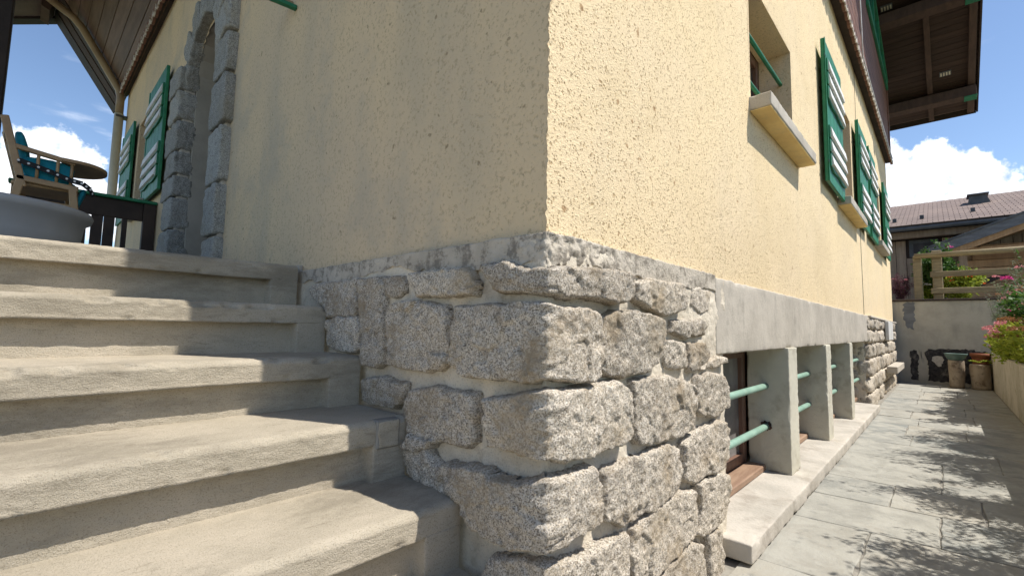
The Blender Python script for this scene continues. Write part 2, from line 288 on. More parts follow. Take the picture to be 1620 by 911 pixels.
# ------------------------------------------------------------------ mesh helpers
class G:
    def __init__(s): s.v = []; s.f = []; s.k = 0
    def add(s, v, f):
        v = [tuple(map(float, p)) for p in v]; o = s.k; s.v += v; s.k += len(v); s.f += [tuple(i+o for i in q) for q in f]; return s
    def box(s, lo, hi, ch=.003, rot=None, piv=None):
        lo = np.minimum(lo, hi) if False else np.array([min(a, b) for a, b in zip(lo, hi)], float); hi2 = np.array([max(a, b) for a, b in zip(lo, hi)], float)
        c = (lo+hi2)/2; h = (hi2-lo)/2; ch = min(ch, h.min()*.45); V = []; idx = {}
        for sx in (-1, 1):
            for sy in (-1, 1):
                for sz in (-1, 1):
                    S = np.array([sx, sy, sz])
                    for a in range(3):
                        p = S*h; q = S*(h-ch); w = q.copy(); w[a] = p[a]; idx[(sx, sy, sz, a)] = len(V); V.append(c+w)
        Fc = []
        for a in range(3):
            b, d = [(1, 2), (2, 0), (0, 1)][a]
            for sg in (-1, 1):
                q = []
                for (p, r) in ((-1, -1), (1, -1), (1, 1), (-1, 1)):
                    t = [0, 0, 0]; t[a] = sg; t[b] = p; t[d] = r; q.append(idx[(*t, a)])
                Fc.append(q if sg > 0 else q[::-1])
        for a in range(3):
            b, d = [(1, 2), (2, 0), (0, 1)][a]
            for p in (-1, 1):
                for r in (-1, 1):
                    q = []
                    for sg, ax in ((-1, b), (1, b), (1, d), (-1, d)):
                        t = [0, 0, 0]; t[a] = sg; t[b] = p; t[d] = r; q.append(idx[(*t, ax)])
                    Fc.append(q if p*r < 0 else q[::-1])
        for sx in (-1, 1):
            for sy in (-1, 1):
                for sz in (-1, 1):
                    q = [idx[(sx, sy, sz, a)] for a in range(3)]; Fc.append(q if sx*sy*sz > 0 else q[::-1])
        V = np.array(V)
        if rot is not None:
            pv = c if piv is None else np.array(piv, float); V = (V-pv) @ np.array(rot).T+pv
        return s.add(V, Fc)
    def tube(s, pts, r, seg=10, cap=True):
        pts = [np.array(p, float) for p in pts]; rs = r if isinstance(r, (list, tuple)) else [r]*len(pts); V = []; Fc = []
        for i, p in enumerate(pts):
            d = (pts[min(i+1, len(pts)-1)]-pts[max(i-1, 0)]); d /= np.linalg.norm(d)+1e-9
            a = np.cross(d, [0, 0, 1.0]) if abs(d[2]) < .9 else np.cross(d, [1.0, 0, 0]); a /= np.linalg.norm(a); b = np.cross(d, a)
            for k in range(seg):
                t = 2*math.pi*k/seg; V.append(p+rs[i]*(math.cos(t)*a+math.sin(t)*b))
        for i in range(len(pts)-1):
            for k in range(seg):
                k2 = (k+1) % seg; Fc.append((i*seg+k, i*seg+k2, (i+1)*seg+k2, (i+1)*seg+k))
        if cap: Fc.append(tuple(range(seg))[::-1]); Fc.append(tuple((len(pts)-1)*seg+k for k in range(seg)))
        return s.add(V, Fc)
    def beam(s, a, b, w, h, ch=.004, up=(0, 0, 1)):       # a rectangular bar from a to b, w across, h along up
        a = np.array(a, float); b = np.array(b, float); d = b-a; L = np.linalg.norm(d); d /= L
        side = np.cross(d, np.array(up, float)); side /= np.linalg.norm(side); u = np.cross(side, d)
        g = G().box((0, -w/2, -h/2), (L, w/2, h/2), ch); V = np.array(g.v); W = a+V[:, :1]*d-V[:, 1:2]*side+V[:, 2:3]*u
        return s.add(W, g.f)
    def prism(s, poly, o, ex, ey, ez, t):                # polygon in (ex,ey) at o, thickness t along ez
        o, ex, ey, ez = (np.array(q, float) for q in (o, ex, ey, ez)); n = len(poly)
        V = [o+p[0]*ex+p[1]*ey for p in poly]+[o+p[0]*ex+p[1]*ey+t*ez for p in poly]
        Fc = [tuple(range(n))[::-1], tuple(range(n, 2*n))]+[(i, (i+1) % n, n+(i+1) % n, n+i) for i in range(n)]
        return s.add(V, Fc)
    def lathe(s, c, prof, seg=32, axis=2):
        V = []; Fc = []
        for r, z in prof:
            for k in range(seg):
                t = 2*math.pi*k/seg; V.append((c[0]+r*math.cos(t), c[1]+r*math.sin(t), c[2]+z))
        for i in range(len(prof)-1):
            for k in range(seg):
                k2 = (k+1) % seg; Fc.append((i*seg+k, i*seg+k2, (i+1)*seg+k2, (i+1)*seg+k))
        return s.add(V, Fc)
def rotm(ax, a):
    return np.array(Matrix.Rotation(a, 3, ax))
WL = {}
def link(name, data, parent=None, origin=(0, 0, 0)):
    o = bpy.data.objects.new(name, data); COL.objects.link(o); origin = np.array(origin, float)
    if parent is not None: o.parent = parent; o.location = origin-WL[parent.name]
    else: o.location = origin
    WL[o.name] = origin; return o
def tag(o, label=None, cat=None, group=None, kind=None):
    for k, v in (('label', label), ('category', cat), ('group', group), ('kind', kind)):
        if v: o[k] = v
    return o
def empty(name, loc, label, cat, group=None):
    o = link(name, None, None, loc); o.empty_display_size = .1; return tag(o, label, cat, group)
def build(name, g, mat, parent=None, smooth=False, origin=(0, 0, 0), local=False):
    me = bpy.data.meshes.new(name); v = np.array(g.v, float)
    if parent is not None and not local: origin = (0, 0, 0)
    me.from_pydata(v.tolist(), [], g.f); me.materials.append(MATS[mat])
    if smooth: me.polygons.foreach_set('use_smooth', [True]*len(me.polygons))
    me.update()
    return link(name, me, parent, origin)
def gridmesh(name, X, Y, Z, mat, parent, keep=None, smooth=True, flip=False):
    nu, nv = X.shape; idx = np.arange(nu*nv).reshape(nu, nv)
    q = np.stack([idx[:-1, :-1], idx[1:, :-1], idx[1:, 1:], idx[:-1, 1:]], -1).reshape(-1, 4)
    if flip: q = q[:, ::-1]
    if keep is not None:
        k = keep.ravel(); q = q[k[q].all(1)]
    used = np.unique(q); mp = -np.ones(nu*nv, int); mp[used] = np.arange(len(used)); q = mp[q]
    V = np.stack([X.ravel(), Y.ravel(), Z.ravel()], 1)[used]
    me = bpy.data.meshes.new(name); me.vertices.add(len(V)); me.vertices.foreach_set('co', V.ravel().astype(np.float32))
    me.loops.add(q.size); me.loops.foreach_set('vertex_index', q.ravel().astype(np.int32))
    me.polygons.add(len(q)); me.polygons.foreach_set('loop_start', np.arange(0, q.size, 4, dtype=np.int32)); me.polygons.foreach_set('loop_total', np.full(len(q), 4, np.int32))
    me.materials.append(MATS[mat]); me.update(calc_edges=True); me.validate()
    me.polygons.foreach_set('use_smooth', [smooth]*len(me.polygons))
    return link(name, me, parent)
def rock(name, c, h, mat, parent, seed, n=12, amp=.012, k=5.0, freq=14):
    t = np.linspace(-1, 1, n); c = np.array(c, float); h = np.array(h, float); V = []; Fc = []; o = 0
    for a in range(3):
        for sg in (-1, 1):
            A, B = np.meshgrid(t, t, indexing='ij'); P = np.zeros((n, n, 3)); P[..., a] = sg; P[..., (a+1) % 3] = A; P[..., (a+2) % 3] = B
            P = P.reshape(-1, 3); nrm = (np.abs(P)**k).sum(1)**(1/k); P = P/nrm[:, None]; W = P*h
            W = W+P*(fbm(W+c+seed*3.1, freq, 3, seed)*amp+fbm(W+c, freq*3.5, 2, seed+9)*amp*.45)[:, None]
            V.append(W+c); id_ = np.arange(n*n).reshape(n, n)+o; q = np.stack([id_[:-1, :-1], id_[1:, :-1], id_[1:, 1:], id_[:-1, 1:]], -1).reshape(-1, 4)
            Fc += [tuple(x) if sg > 0 else tuple(x[::-1]) for x in q.tolist()]; o += n*n
    g = G(); g.add(np.concatenate(V), Fc); return build(name, g, mat, parent, True)
def cblock(name, lo, hi, r, amp, chip, st, mat, parent, seed):
    """a cast block with worn arrises: a finely gridded round-edged box, its faces slightly uneven and its edges chipped"""
    lo = np.array(lo, float); hi = np.array(hi, float); c = (lo+hi)/2; h = (hi-lo)/2; V = []; Fc = []; o = 0
    def ax(a):
        L = h[a]; e = np.array([-1, -.75, -.4, 0])*r; return np.unique(np.round(np.concatenate([-L+r+e, np.linspace(-L+r, L-r, max(2, int(2*(L-r)/st)+1)), L-r-e[::-1]]), 6))
    for a in range(3):
        A, B = np.meshgrid(ax((a+1) % 3), ax((a+2) % 3), indexing='ij')
        for sg in (-1, 1):
            P = np.zeros(A.shape+(3,)); P[..., a] = sg*h[a]; P[..., (a+1) % 3] = A; P[..., (a+2) % 3] = B; sh = A.shape; P = P.reshape(-1, 3)
            inn = np.clip(P, -h+r, h-r); d = P-inn; l = np.linalg.norm(d, axis=1)[:, None]; nr = d/l; edge = (np.sort(np.abs(nr), 1)[:, 1] > .08).astype(float)
            near = np.sort(h-np.abs(P), 1)[:, 1]; ek = np.exp(-(near/(r*1.6))**2); W = inn+nr*r+c
            dn = amp*(fbm(W, 5, 3, seed)+.5*fbm(W, 40, 3, seed+3)); ch = np.clip(fbm(W, 13, 3, seed+6)-.25, 0, 1)*chip
            V.append(W+nr*(dn-ek*ch-ek*.0012*fbm(W, 70, 2, seed+8))[:, None]); id_ = np.arange(sh[0]*sh[1]).reshape(sh)+o
            q = np.stack([id_[:-1, :-1], id_[1:, :-1], id_[1:, 1:], id_[:-1, 1:]], -1).reshape(-1, 4); Fc += [tuple(x) if sg > 0 else tuple(x[::-1]) for x in q.tolist()]; o += sh[0]*sh[1]
    g = G(); g.add(np.concatenate(V), Fc); return build(name, g, mat, parent, True)
def leaves(g, C, L, W, tilt=None):
    """many small four-cornered leaves at the points C"""
    n = len(C); d = rng.normal(size=(n, 3)); d[:, 2] *= .7
    if tilt is not None: d += np.array(tilt)
    d /= np.linalg.norm(d, axis=1)[:, None]; e = rng.normal(size=(n, 3)); e -= (e*d).sum(1)[:, None]*d; e /= np.linalg.norm(e, axis=1)[:, None]
    L = L*rng.uniform(.6, 1.3, n)[:, None]; W = W*rng.uniform(.6, 1.3, n)[:, None]; nn = np.cross(d, e)
    V = np.stack([C, C+d*L*.5+e*W*.5+nn*L*.06, C+d*L, C+d*L*.5-e*W*.5+nn*L*.06], 1).reshape(-1, 3)
    o = g.k; g.v += V.tolist(); g.k += 4*n; g.f += [(o+4*i, o+4*i+1, o+4*i+2, o+4*i+3) for i in range(n)]
# ------------------------------------------------------------------ ground
GZ = -0.92
def sheet(name, x0, x1, y0, y1, z, mat, t=.05, kind='structure', label=None, cat=None):
    o = build(name, G().box((x0, y0, z-t), (x1, y1, z), .002), mat); return tag(o, label, cat, None, kind)
sheet('ground', -600, 900, -700, 700, -1.06, 'lawn_green', .05, 'structure', 'grassy ground around the houses', 'ground')
sheet('bounce_ground', -14, 8, -12, 14, -1.02, 'bounce_gravel', .03, 'structure', 'added pale gravel that bounces warm light onto the shaded wall', 'bounce_ground')  # unseen gravel sheet, added to throw warm light onto the shaded left wall
path = sheet('path', -3.5, 10.9, -1.29, .6, GZ-.006, 'path_grout', .09, 'structure', 'narrow path of grey slate slabs between house and planter', 'path')
def slab(pts, z, seed):
    # pts: outline corners; edges get small irregular steps, the top is set in by a worn rim
    out = []
    for i, a in enumerate(pts):
        b = pts[(i+1) % len(pts)]; a = np.array(a); b = np.array(b); L = np.linalg.norm(b-a); k = max(2, int(L/.09)); nr = np.array([-(b-a)[1], (b-a)[0]])/L
        for j in range(k):
            t = j/k; out.append(a+(b-a)*t+(nr*rng.uniform(-.006, .007) if j else nr*0))
    out = np.array(out); c = out.mean(0); tz = z+rng.uniform(-.003, .003); sx, sy = rng.uniform(-.004, .004, 2)
    def ring(s_, zz):
        d = out-c; l = np.linalg.norm(d, axis=1)[:, None]; q = c+d*(l-s_)/l; return [(p[0], p[1], zz+(p[0]-c[0])*sx+(p[1]-c[1])*sy) for p in q]
    n = len(out); V = ring(0, z-.04)+ring(0, tz-.003)+ring(.004, tz); Fc = []
    for r_ in range(2):
        for i in range(n): Fc.append((r_*n+i, r_*n+(i+1) % n, (r_+1)*n+(i+1) % n, (r_+1)*n+i))
    Fc.append(tuple(range(2*n, 3*n))); return G().add(V, Fc)
x = -2.2; sid = 0; gp = .0035
cuts = []
while x < 10.8:
    w = rng.uniform(.42, .85); x1 = min(x+w, 10.86); cuts.append((x, x1, rng.uniform(-.05, .05), rng.uniform(-.05, .05))); x = x1
pa, pb = 0, 0
for i, (xa, xb, sa, sb) in enumerate(cuts):
    ya, yb = -1.262, -.05
    ns = rng.choice([2, 2, 3, 3]); ys = [ya]+sorted(rng.uniform(ya+.3, yb-.3, ns-1).tolist() if ns < 3 else [ya+.4+rng.uniform(-.08, .08), yb-.4+rng.uniform(-.08, .08)])+[yb]
    for j in range(len(ys)-1):
        y0, y1 = ys[j]+gp, ys[j+1]-gp
        f0 = lambda y: (pa+(pb-pa)*(y-ya)/(yb-ya)); f1 = lambda y: (sa+(sb-sa)*(y-ya)/(yb-ya))
        o = build('slate_slab', slab([(xa+f0(y0)+gp, y0), (xb+f1(y0)-gp, y0), (xb+f1(y1)-gp, y1), (xa+f0(y1)+gp, y1)], GZ, sid), 'slate', path); sid += 1
    pa, pb = sa, sb

# ------------------------------------------------------------------ stairs
stairs = empty('staircase', (-.9, .8, -.92), 'broad concrete steps with thick worn nosings climbing beside the stone corner', 'staircase')
NY = {1: 1.411, 2: 1.108, 3: .82, 4: .525, 5: .265, 6: -.022, 7: -.31}; NZ = {1: .252, 2: .067, 3: -.113, 4: -.282, 5: -.456, 6: -.632, 7: -.812}
def step(i):
    yf, zt = NY[i], NZ[i]; run = (NY[i-1]-yf+.06) if i > 1 else 1.2; rise = (zt-NZ[i+1]) if i < 7 else .16
    def prof(over):
        p = []
        for t in np.linspace(0, 1, 22): p.append((over, -rise-.01+t*(rise+.01-.066), 0))
        if over > .005:
            for t in np.linspace(0, 1, 9)[1:]: p.append((over*(1-t), -.066-.006*t, 1))
        for t in np.linspace(0, 1, 10)[1:]: p.append((0.001, -.070+t*.048, 2))
        for t in np.linspace(0, 1, 9)[1:]:
            a = t*math.pi/2; p.append((.024*(1-math.cos(a)), -.022+.022*math.sin(a), 3))
        for t in np.linspace(0, 1, 44 if i > 1 else 30)[1:]: p.append((.024+t*(run-.024), 0, 4))
        return np.array(p)
    n = len(prof(.044)); n0 = len(prof(.044)); pr = prof(.044); pc = pr.copy()
    # the cheek at the wall has the same number of points but no recess under the nosing
    zz = pr[:, 1]; pc[pr[:, 2] <= 2, 0] = 0.001; pc[pr[:, 2] == 1, 1] = np.linspace(-.066, -.070, 8)
    xs = np.concatenate([np.linspace(-2.6, -1.15, 20)[:-1], np.arange(-1.15, -.142, .0075), [-.1385, -.136, -.133], np.arange(-.128, -.02, .0075)])
    Xg = np.repeat(xs[:, None], n, 1); w = (xs > -.1375).astype(float); w[np.isclose(xs, -.1385)] = .0; w[np.isclose(xs, -.136)] = .9
    Yo = pr[None, :, 0]*(1-w[:, None])+pc[None, :, 0]*w[:, None]; Zo = pr[None, :, 1]*(1-w[:, None])+pc[None, :, 1]*w[:, None]
    Yg = yf+Yo; Zg = zt+Zo; S = np.repeat(pr[None, :, 2], len(xs), 0)
    P = p3(Xg, Yg, Zg); sh = Xg.shape
    n1 = fbm(P, 2.0, 2, 5).reshape(sh); n2 = fbm(P*np.array([.45, 1, 1]), 26, 3, 11).reshape(sh); n3 = fbm(P, 95, 2, 21).reshape(sh)
    d = .0022*n1+.0010*n2+.0011*n3
    edge = np.exp(-((Zo+.068)/.010)**2)*(Yo < .02)
    chip = np.clip(fbm(P*np.array([.8, 1, 1]), 22, 3, 31+i).reshape(sh)-.35, 0, 1)
    d -= edge*chip*.015
    nose = (S == 3)*np.clip(fbm(P*np.array([.7, 1, 1]), 18, 3, 51+i).reshape(sh)-.32, 0, 1); 
    Yg = Yg-np.where(S <= 3, d, 0)*(np.where(S == 1, .3, 1))+nose*.02; Zg = Zg+np.where(S >= 3, d*.6, 0)-nose*.014-edge*(n2*.002)
    gridmesh('step', Xg, Yg, Zg, 'step_concrete', stairs, None, True, True)
for i in range(1, 8): step(i)
jb = build('joint_gap', G().box((-.128, .5195, -.3635), (-.050, .56, -.2815), .004), 'path_grout', stairs)
cblock('filler_block', (-.1255, .5165, -.361), (-.0525, .56, -.284), .006, .002, .014, .005, 'step_concrete', stairs, 71)
land = sheet('landing', -4.5, .25, 2.55, 9.3, .248, 'step_concrete', .16, 'structure', 'concrete landing at the head of the steps', 'landing')

# ------------------------------------------------------------------ chalet
chalet = empty('chalet', (5.4, 4.1, -.92), 'cream roughcast chalet on a granite block base with green shutters and dark timber gable', 'house')
def cpt(s, h, z, r=.018):
    """point on the house perimeter: s<0 runs up the left front, s>0 along the right one, h is how far it stands out"""
    s = np.asarray(s, float); t = np.clip((s+r)/(2*r), 0, 1)*math.pi/2
    nx, ny = -np.cos(t), -np.sin(t); sc = 1/np.maximum(np.abs(nx), np.abs(ny))**.55
    X = np.where(s > r, s, np.where(s < -r, 0, r+r*nx)); Y = np.where(s < -r, -s, np.where(s > r, 0, r+r*ny))
    return X+nx*h*sc, Y+ny*h*sc, z
def sgrid(a, b, st, fine=.0016, r=.018):
    parts = []
    if a < -r: parts.append(np.arange(a, min(b, -r), st))
    if a < r and b > -r: parts.append(np.arange(max(a, -r), min(b, r), fine))
    if b > r: parts.append(np.arange(max(a, r), b+st, st))
    return np.concatenate(parts)
def polysd(px, py, poly):
    poly = np.array(poly, float); d = np.full(px.shape, 1e9); ins = np.zeros(px.shape, bool); n = len(poly)
    for i in range(n):
        a, b = poly[i], poly[(i+1) % n]; e = b-a; wx, wy = px-a[0], py-a[1]; t = np.clip((wx*e[0]+wy*e[1])/(e@e), 0, 1)
        d = np.minimum(d, np.hypot(wx-e[0]*t, wy-e[1]*t)); c = ((a[1] <= py) & (py < b[1])) | ((b[1] <= py) & (py < a[1]))
        with np.errstate(all='ignore'): xi = a[0]+(py-a[1])/(b[1]-a[1]+1e-12)*e[0]
        ins ^= c & (px < xi)
    return np.where(ins, d, -d)
base = build('stone_base', G().box((.05, .05, -1.0), (1.15, 1.6, .18), .01), 'mortar', chalet)
def mortar(name, s0, s1, z0, z1, st, parent, seed=3):
    s = sgrid(s0, s1, st); z = np.arange(z0, z1, st); S, Z = np.meshgrid(s, z, indexing='ij'); P = p3(S, Z, .3)
    h = -.004+.007*fbm(P, 8, 3, seed).reshape(S.shape)+.0028*fbm(P, 45, 3, seed+4).reshape(S.shape)
    X, Y, Zz = cpt(S, h, Z); gridmesh(name, X, Y, Zz, 'mortar', parent)
mortar('mortar', -1.50, 1.215, -1.0, .222, .0065, base)
STONES=[
 ('cap',0.006,[(-0.08,0.221),(-0.107,0.181),(-0.036,0.153),(0,0.146),(0.195,0.162),(0.404,0.184),(0.416,0.236),(0.229,0.236),(0.092,0.234),(0,0.226)]),
 ('a1',0.035,[(0,0.134),(-0.068,0.143),(-0.125,0.167),(-0.198,0.175),(-0.185,0.14),(-0.148,0.096),(-0.054,0.086),(0,0.08),(0.043,0.079),(0.13,0.075),(0.281,0.075),(0.357,0.09),(0.346,0.157),(0.247,0.154),(0.138,0.147),(0.029,0.141)]),
 ('a2',0.035,[(0,0.053),(-0.117,0.053),(-0.296,0.053),(-0.311,-0.027),(-0.316,-0.101),(-0.274,-0.128),(-0.191,-0.137),(-0.019,-0.13),(0,-0.123),(0.098,-0.132),(0.161,-0.125),(0.194,-0.084),(0.203,-0.01),(0.172,0.041),(0.069,0.05)]),
 ('a3',0.04,[(0,-0.147),(-0.043,-0.161),(-0.165,-0.188),(-0.168,-0.245),(-0.154,-0.304),(-0.048,-0.299),(0,-0.291),(0.029,-0.309),(0.123,-0.319),(0.303,-0.315),(0.356,-0.296),(0.346,-0.178),(0.289,-0.149),(0.18,-0.153),(0.026,-0.152)]),
 ('a4',0.045,[(0,-0.345),(-0.041,-0.369),(-0.176,-0.364),(-0.336,-0.385),(-0.352,-0.405),(-0.295,-0.444),(-0.247,-0.464),(-0.214,-0.498),(-0.155,-0.516),(-0.069,-0.514),(0,-0.498),(0.03,-0.495),(0.173,-0.487),(0.188,-0.409),(0.161,-0.349),(0.023,-0.35)]),
 ('a5',0.03,[(0,-0.529),(-0.083,-0.552),(-0.151,-0.57),(-0.189,-0.649),(-0.099,-0.685),(0,-0.66),(0.125,-0.711),(0.333,-0.72),(0.351,-0.577),(0.306,-0.571),(0.151,-0.56),(0.013,-0.54)]),
 ('b1',0.026,[(-0.537,0.183),(-0.282,0.169),(-0.23,0.11),(-0.242,0.09),(-0.311,0.086),(-0.493,0.088),(-0.529,0.125)]),
 ('b2',0.01,[(-0.724,0.188),(-0.6,0.183),(-0.587,0.104),(-0.653,0.089),(-0.715,0.124)]),
 ('b3',0.026,[(-0.868,0.157),(-0.722,0.182),(-0.698,0.09),(-0.68,-0.131),(-0.719,-0.144),(-0.804,-0.14),(-0.837,0.026)]),
 ('b4',0.02,[(-1.306,0.157),(-1.094,0.17),(-0.904,0.167),(-0.88,0.072),(-0.895,0.031),(-1.105,0.026),(-1.209,0.079)]),
 ('b5',0.03,[(-1.098,0.014),(-0.875,0.021),(-0.843,-0.019),(-0.836,-0.091),(-0.939,-0.105),(-1.07,-0.085)]),
 ('b6',0.026,[(-0.648,0.061),(-0.512,0.069),(-0.37,0.058),(-0.348,0.025),(-0.347,-0.108),(-0.375,-0.128),(-0.532,-0.142),(-0.634,-0.128),(-0.664,-0.037)]),
 ('b7',0.026,[(-0.798,-0.198),(-0.676,-0.182),(-0.556,-0.191),(-0.56,-0.24),(-0.601,-0.265),(-0.708,-0.269),(-0.801,-0.263)]),
 ('b8',0.026,[(-0.511,-0.205),(-0.401,-0.181),(-0.223,-0.187),(-0.215,-0.205),(-0.226,-0.304),(-0.243,-0.32),(-0.393,-0.331),(-0.502,-0.336),(-0.531,-0.265)]),
 ('b9',0.03,[(-0.554,-0.388),(-0.422,-0.362),(-0.39,-0.391),(-0.326,-0.409),(-0.265,-0.465),(-0.35,-0.479),(-0.505,-0.447)]),
 ('p1',0,[(-0.708,-0.315),(-0.585,-0.295),(-0.576,-0.372),(-0.59,-0.386),(-0.67,-0.402),(-0.704,-0.375)]),
 ('p2',0.045,[(-0.488,-0.325),(-0.442,-0.335),(-0.388,-0.327),(-0.411,-0.352),(-0.456,-0.368),(-0.505,-0.361)]),
 ('r1',0.026,[(0.406,0.134),(0.515,0.155),(0.736,0.172),(0.774,0.117),(0.75,0.07),(0.629,0.049),(0.513,0.061),(0.413,0.086)]),
 ('r2',0,[(0.869,0.166),(1.004,0.187),(1.065,0.161),(1.054,0.083),(0.946,0.066),(0.867,0.099)]),
 ('r3',0.012,[(0.676,0.029),(0.978,0.035),(1.003,0.006),(0.963,-0.019),(0.792,-0.023),(0.675,-0.008)]),
 ('r4',0.012,[(0.634,-0.044),(0.764,-0.048),(0.79,-0.087),(0.767,-0.137),(0.642,-0.128),(0.619,-0.092)]),
 ('r5',0.012,[(0.808,-0.053),(0.961,-0.051),(1.013,-0.093),(0.957,-0.14),(0.817,-0.151)]),
 ('r6',0.02,[(0.962,-0.127),(1.161,-0.113),(1.191,-0.13),(1.085,-0.146),(0.935,-0.148)]),
 ('r7',0.026,[(0.23,0.033),(0.28,0.048),(0.429,0.046),(0.581,0.027),(0.594,-0.018),(0.565,-0.089),(0.51,-0.122),(0.35,-0.137),(0.263,-0.135),(0.215,-0.118),(0.214,-0.018)]),
 ('r8',0.026,[(0.391,-0.162),(0.447,-0.155),(0.649,-0.161),(0.826,-0.2),(0.841,-0.269),(0.814,-0.354),(0.72,-0.361),(0.486,-0.351),(0.402,-0.329),(0.395,-0.256)]),
 ('r9',0.026,[(0.868,-0.18),(0.997,-0.165),(1.138,-0.191),(1.196,-0.255),(1.169,-0.317),(1.057,-0.341),(0.875,-0.306),(0.853,-0.247)]),
 ('r10',0.026,[(0.238,-0.375),(0.464,-0.38),(0.619,-0.375),(0.693,-0.403),(0.717,-0.476),(0.669,-0.536),(0.504,-0.543),(0.327,-0.539),(0.232,-0.503),(0.222,-0.444)]),
 ('r11',0.026,[(0.746,-0.397),(0.802,-0.374),(1.091,-0.365),(1.187,-0.409),(1.181,-0.51),(1.118,-0.547),(0.825,-0.537),(0.742,-0.508)]),
 ('r12',0.026,[(0.384,-0.58),(0.504,-0.552),(0.715,-0.547),(0.829,-0.575),(0.844,-0.644),(0.818,-0.711),(0.684,-0.74),(0.522,-0.735),(0.383,-0.724),(0.369,-0.635)]),
 ('r13',0.026,[(0.853,-0.555),(1.046,-0.556),(1.176,-0.589),(1.17,-0.683),(1.107,-0.739),(0.906,-0.749),(0.847,-0.722),(0.873,-0.663)]),
 ('r14',0.026,[(0.588,-0.755),(0.683,-0.75),(0.845,-0.758),(0.904,-0.781),(0.912,-0.893),(0.73,-0.916),(0.54,-0.894),(0.5,-0.769)]),
 ('r15',0.026,[(0.949,-0.762),(1.055,-0.767),(1.099,-0.88),(1.078,-0.989),(0.938,-1.001)]),
 ('r16',0.026,[(0.365,-0.734),(0.48,-0.752),(0.499,-0.875),(0.382,-0.924),(0.296,-0.897),(0.296,-0.803)]),
]

def stone(key, H, poly, seed, st=.0040, mat='granite', parent=None, rough=1.0, w=.010, back=-.045):
    poly = np.array(poly, float); poly[:, 1] = np.minimum(poly[:, 1], .158); a = poly.min(0)-.012; b = poly.max(0)+.012
    s = sgrid(a[0], b[0], st); z = np.arange(a[1], b[1], st); S, Z = np.meshgrid(s, z, indexing='ij')
    P = p3(S, Z, seed*1.7); sh = S.shape
    wx = fbm(P, 16, 3, seed+40).reshape(sh)*.008; wz = fbm(P, 16, 3, seed+60).reshape(sh)*.008; ed = fbm(P, 60, 2, seed+80).reshape(sh)*.0035
    sd = polysd(S+wx*.8, Z+wz*.8, poly)+.0095+ed
    e = np.clip(sd/w, 0, 1); prof = np.sqrt(np.clip(1-(1-e)**2, 0, 1))
    R1 = fbm(P, 7, 2, seed).reshape(sh); R2 = fbm(P, 24, 3, seed+2).reshape(sh); R2 = R2*.55+.7-1.5*np.abs(fbm(P, 21, 3, seed+5).reshape(sh)); R3 = fbm(P, 60, 3, seed+7).reshape(sh)
    pillow = np.clip(sd/.035, 0, 1)**.6*.004
    fr = np.random.default_rng(seed+900); nf = max(3, int((b-a)[0]*(b-a)[1]/.0060)); fp = fr.uniform(a, b, (nf, 2)); fg_ = fr.normal(0, .085, (nf, 2)); fh = fr.normal(0, .0028, nf)
    qx = S+fbm(P, 20, 2, seed+33).reshape(sh)*.012; qz = Z+fbm(P, 20, 2, seed+34).reshape(sh)*.012; bd = np.full(sh, 1e9); fac = np.zeros(sh)
    for (u_, v_), (gx, gz), h0 in zip(fp, fg_, fh):
        dd = np.hypot(qx-u_, qz-v_); val = h0+gx*(S-u_)+gz*(Z-v_); fac = np.where(dd < bd, val, fac); bd = np.minimum(bd, dd)
    h = back+(H-back+pillow+rough*(.0035*R1+.0030*R2+np.clip(fac*.55, -.007, .007)))*prof+rough*.0036*R3
    X, Y, Zz = cpt(S, h, Z)
    return gridmesh('stone', X, Y, Zz, mat, parent, sd > -.003)
for i, (k, H, poly) in enumerate(STONES):
    if k == 'p1': continue
    elif k == 'p1x': stone(k, .042, poly, i, .006, 'weathered_concrete', base, .2, .008)
    elif k == 'cap': continue
    else: stone(k, H, poly, i+3, .0042, 'granite', base, .6 if k in ('r2', 'b2') else 1.0)
# hidden lower blocks behind the steps and under the frame
# cap band
s = sgrid(-1.51, 1.124, .006); nt_ = 26
zb = .172+.012*fbm(p3(s, s*0, 0), 3, 2, 77)-.016*sstep(-.55, -.35, s)-.012*sstep(.1, 0, np.abs(s))+.010*fbm(p3(s, s*0, 4), 22, 3, 78)
t = np.linspace(0, 1, nt_); S = np.repeat(s[:, None], nt_, 1)
hh = np.where(t < .08, -.028+t/.08*.026, np.where(t > .9, -(t-.9)/.1*.05, 0)); zf = np.where(t < .08, 0, np.where(t > .9, 1, (t-.08)/.82))
Z = zb[:, None]+(.2335-zb[:, None])*zf[None, :]; P = p3(S, Z, .7)
nearc = np.exp(-((s-.10)/.26)**2)[:, None]
hN = .0022*fbm(P, 14, 3, 91).reshape(S.shape)+nearc*(.010*fbm(P, 24, 4, 93, .65).reshape(S.shape)+.004*fbm(P, 70, 3, 95).reshape(S.shape))
H = hh[None, :]+hN*((t >= .05) & (t < .93))[None, :]
X, Y, Zz = cpt(S, H, Z+np.where(t > .85, .002*fbm(P, 30, 2, 97).reshape(S.shape), 0)*1.0)
gridmesh('cement_cap', X, Y, Zz, 'cement_cap', base)
build('cap_end', G().box((-.004, 1.46, .222), (.02, 1.513, .262), .004), 'weathered_concrete', base)

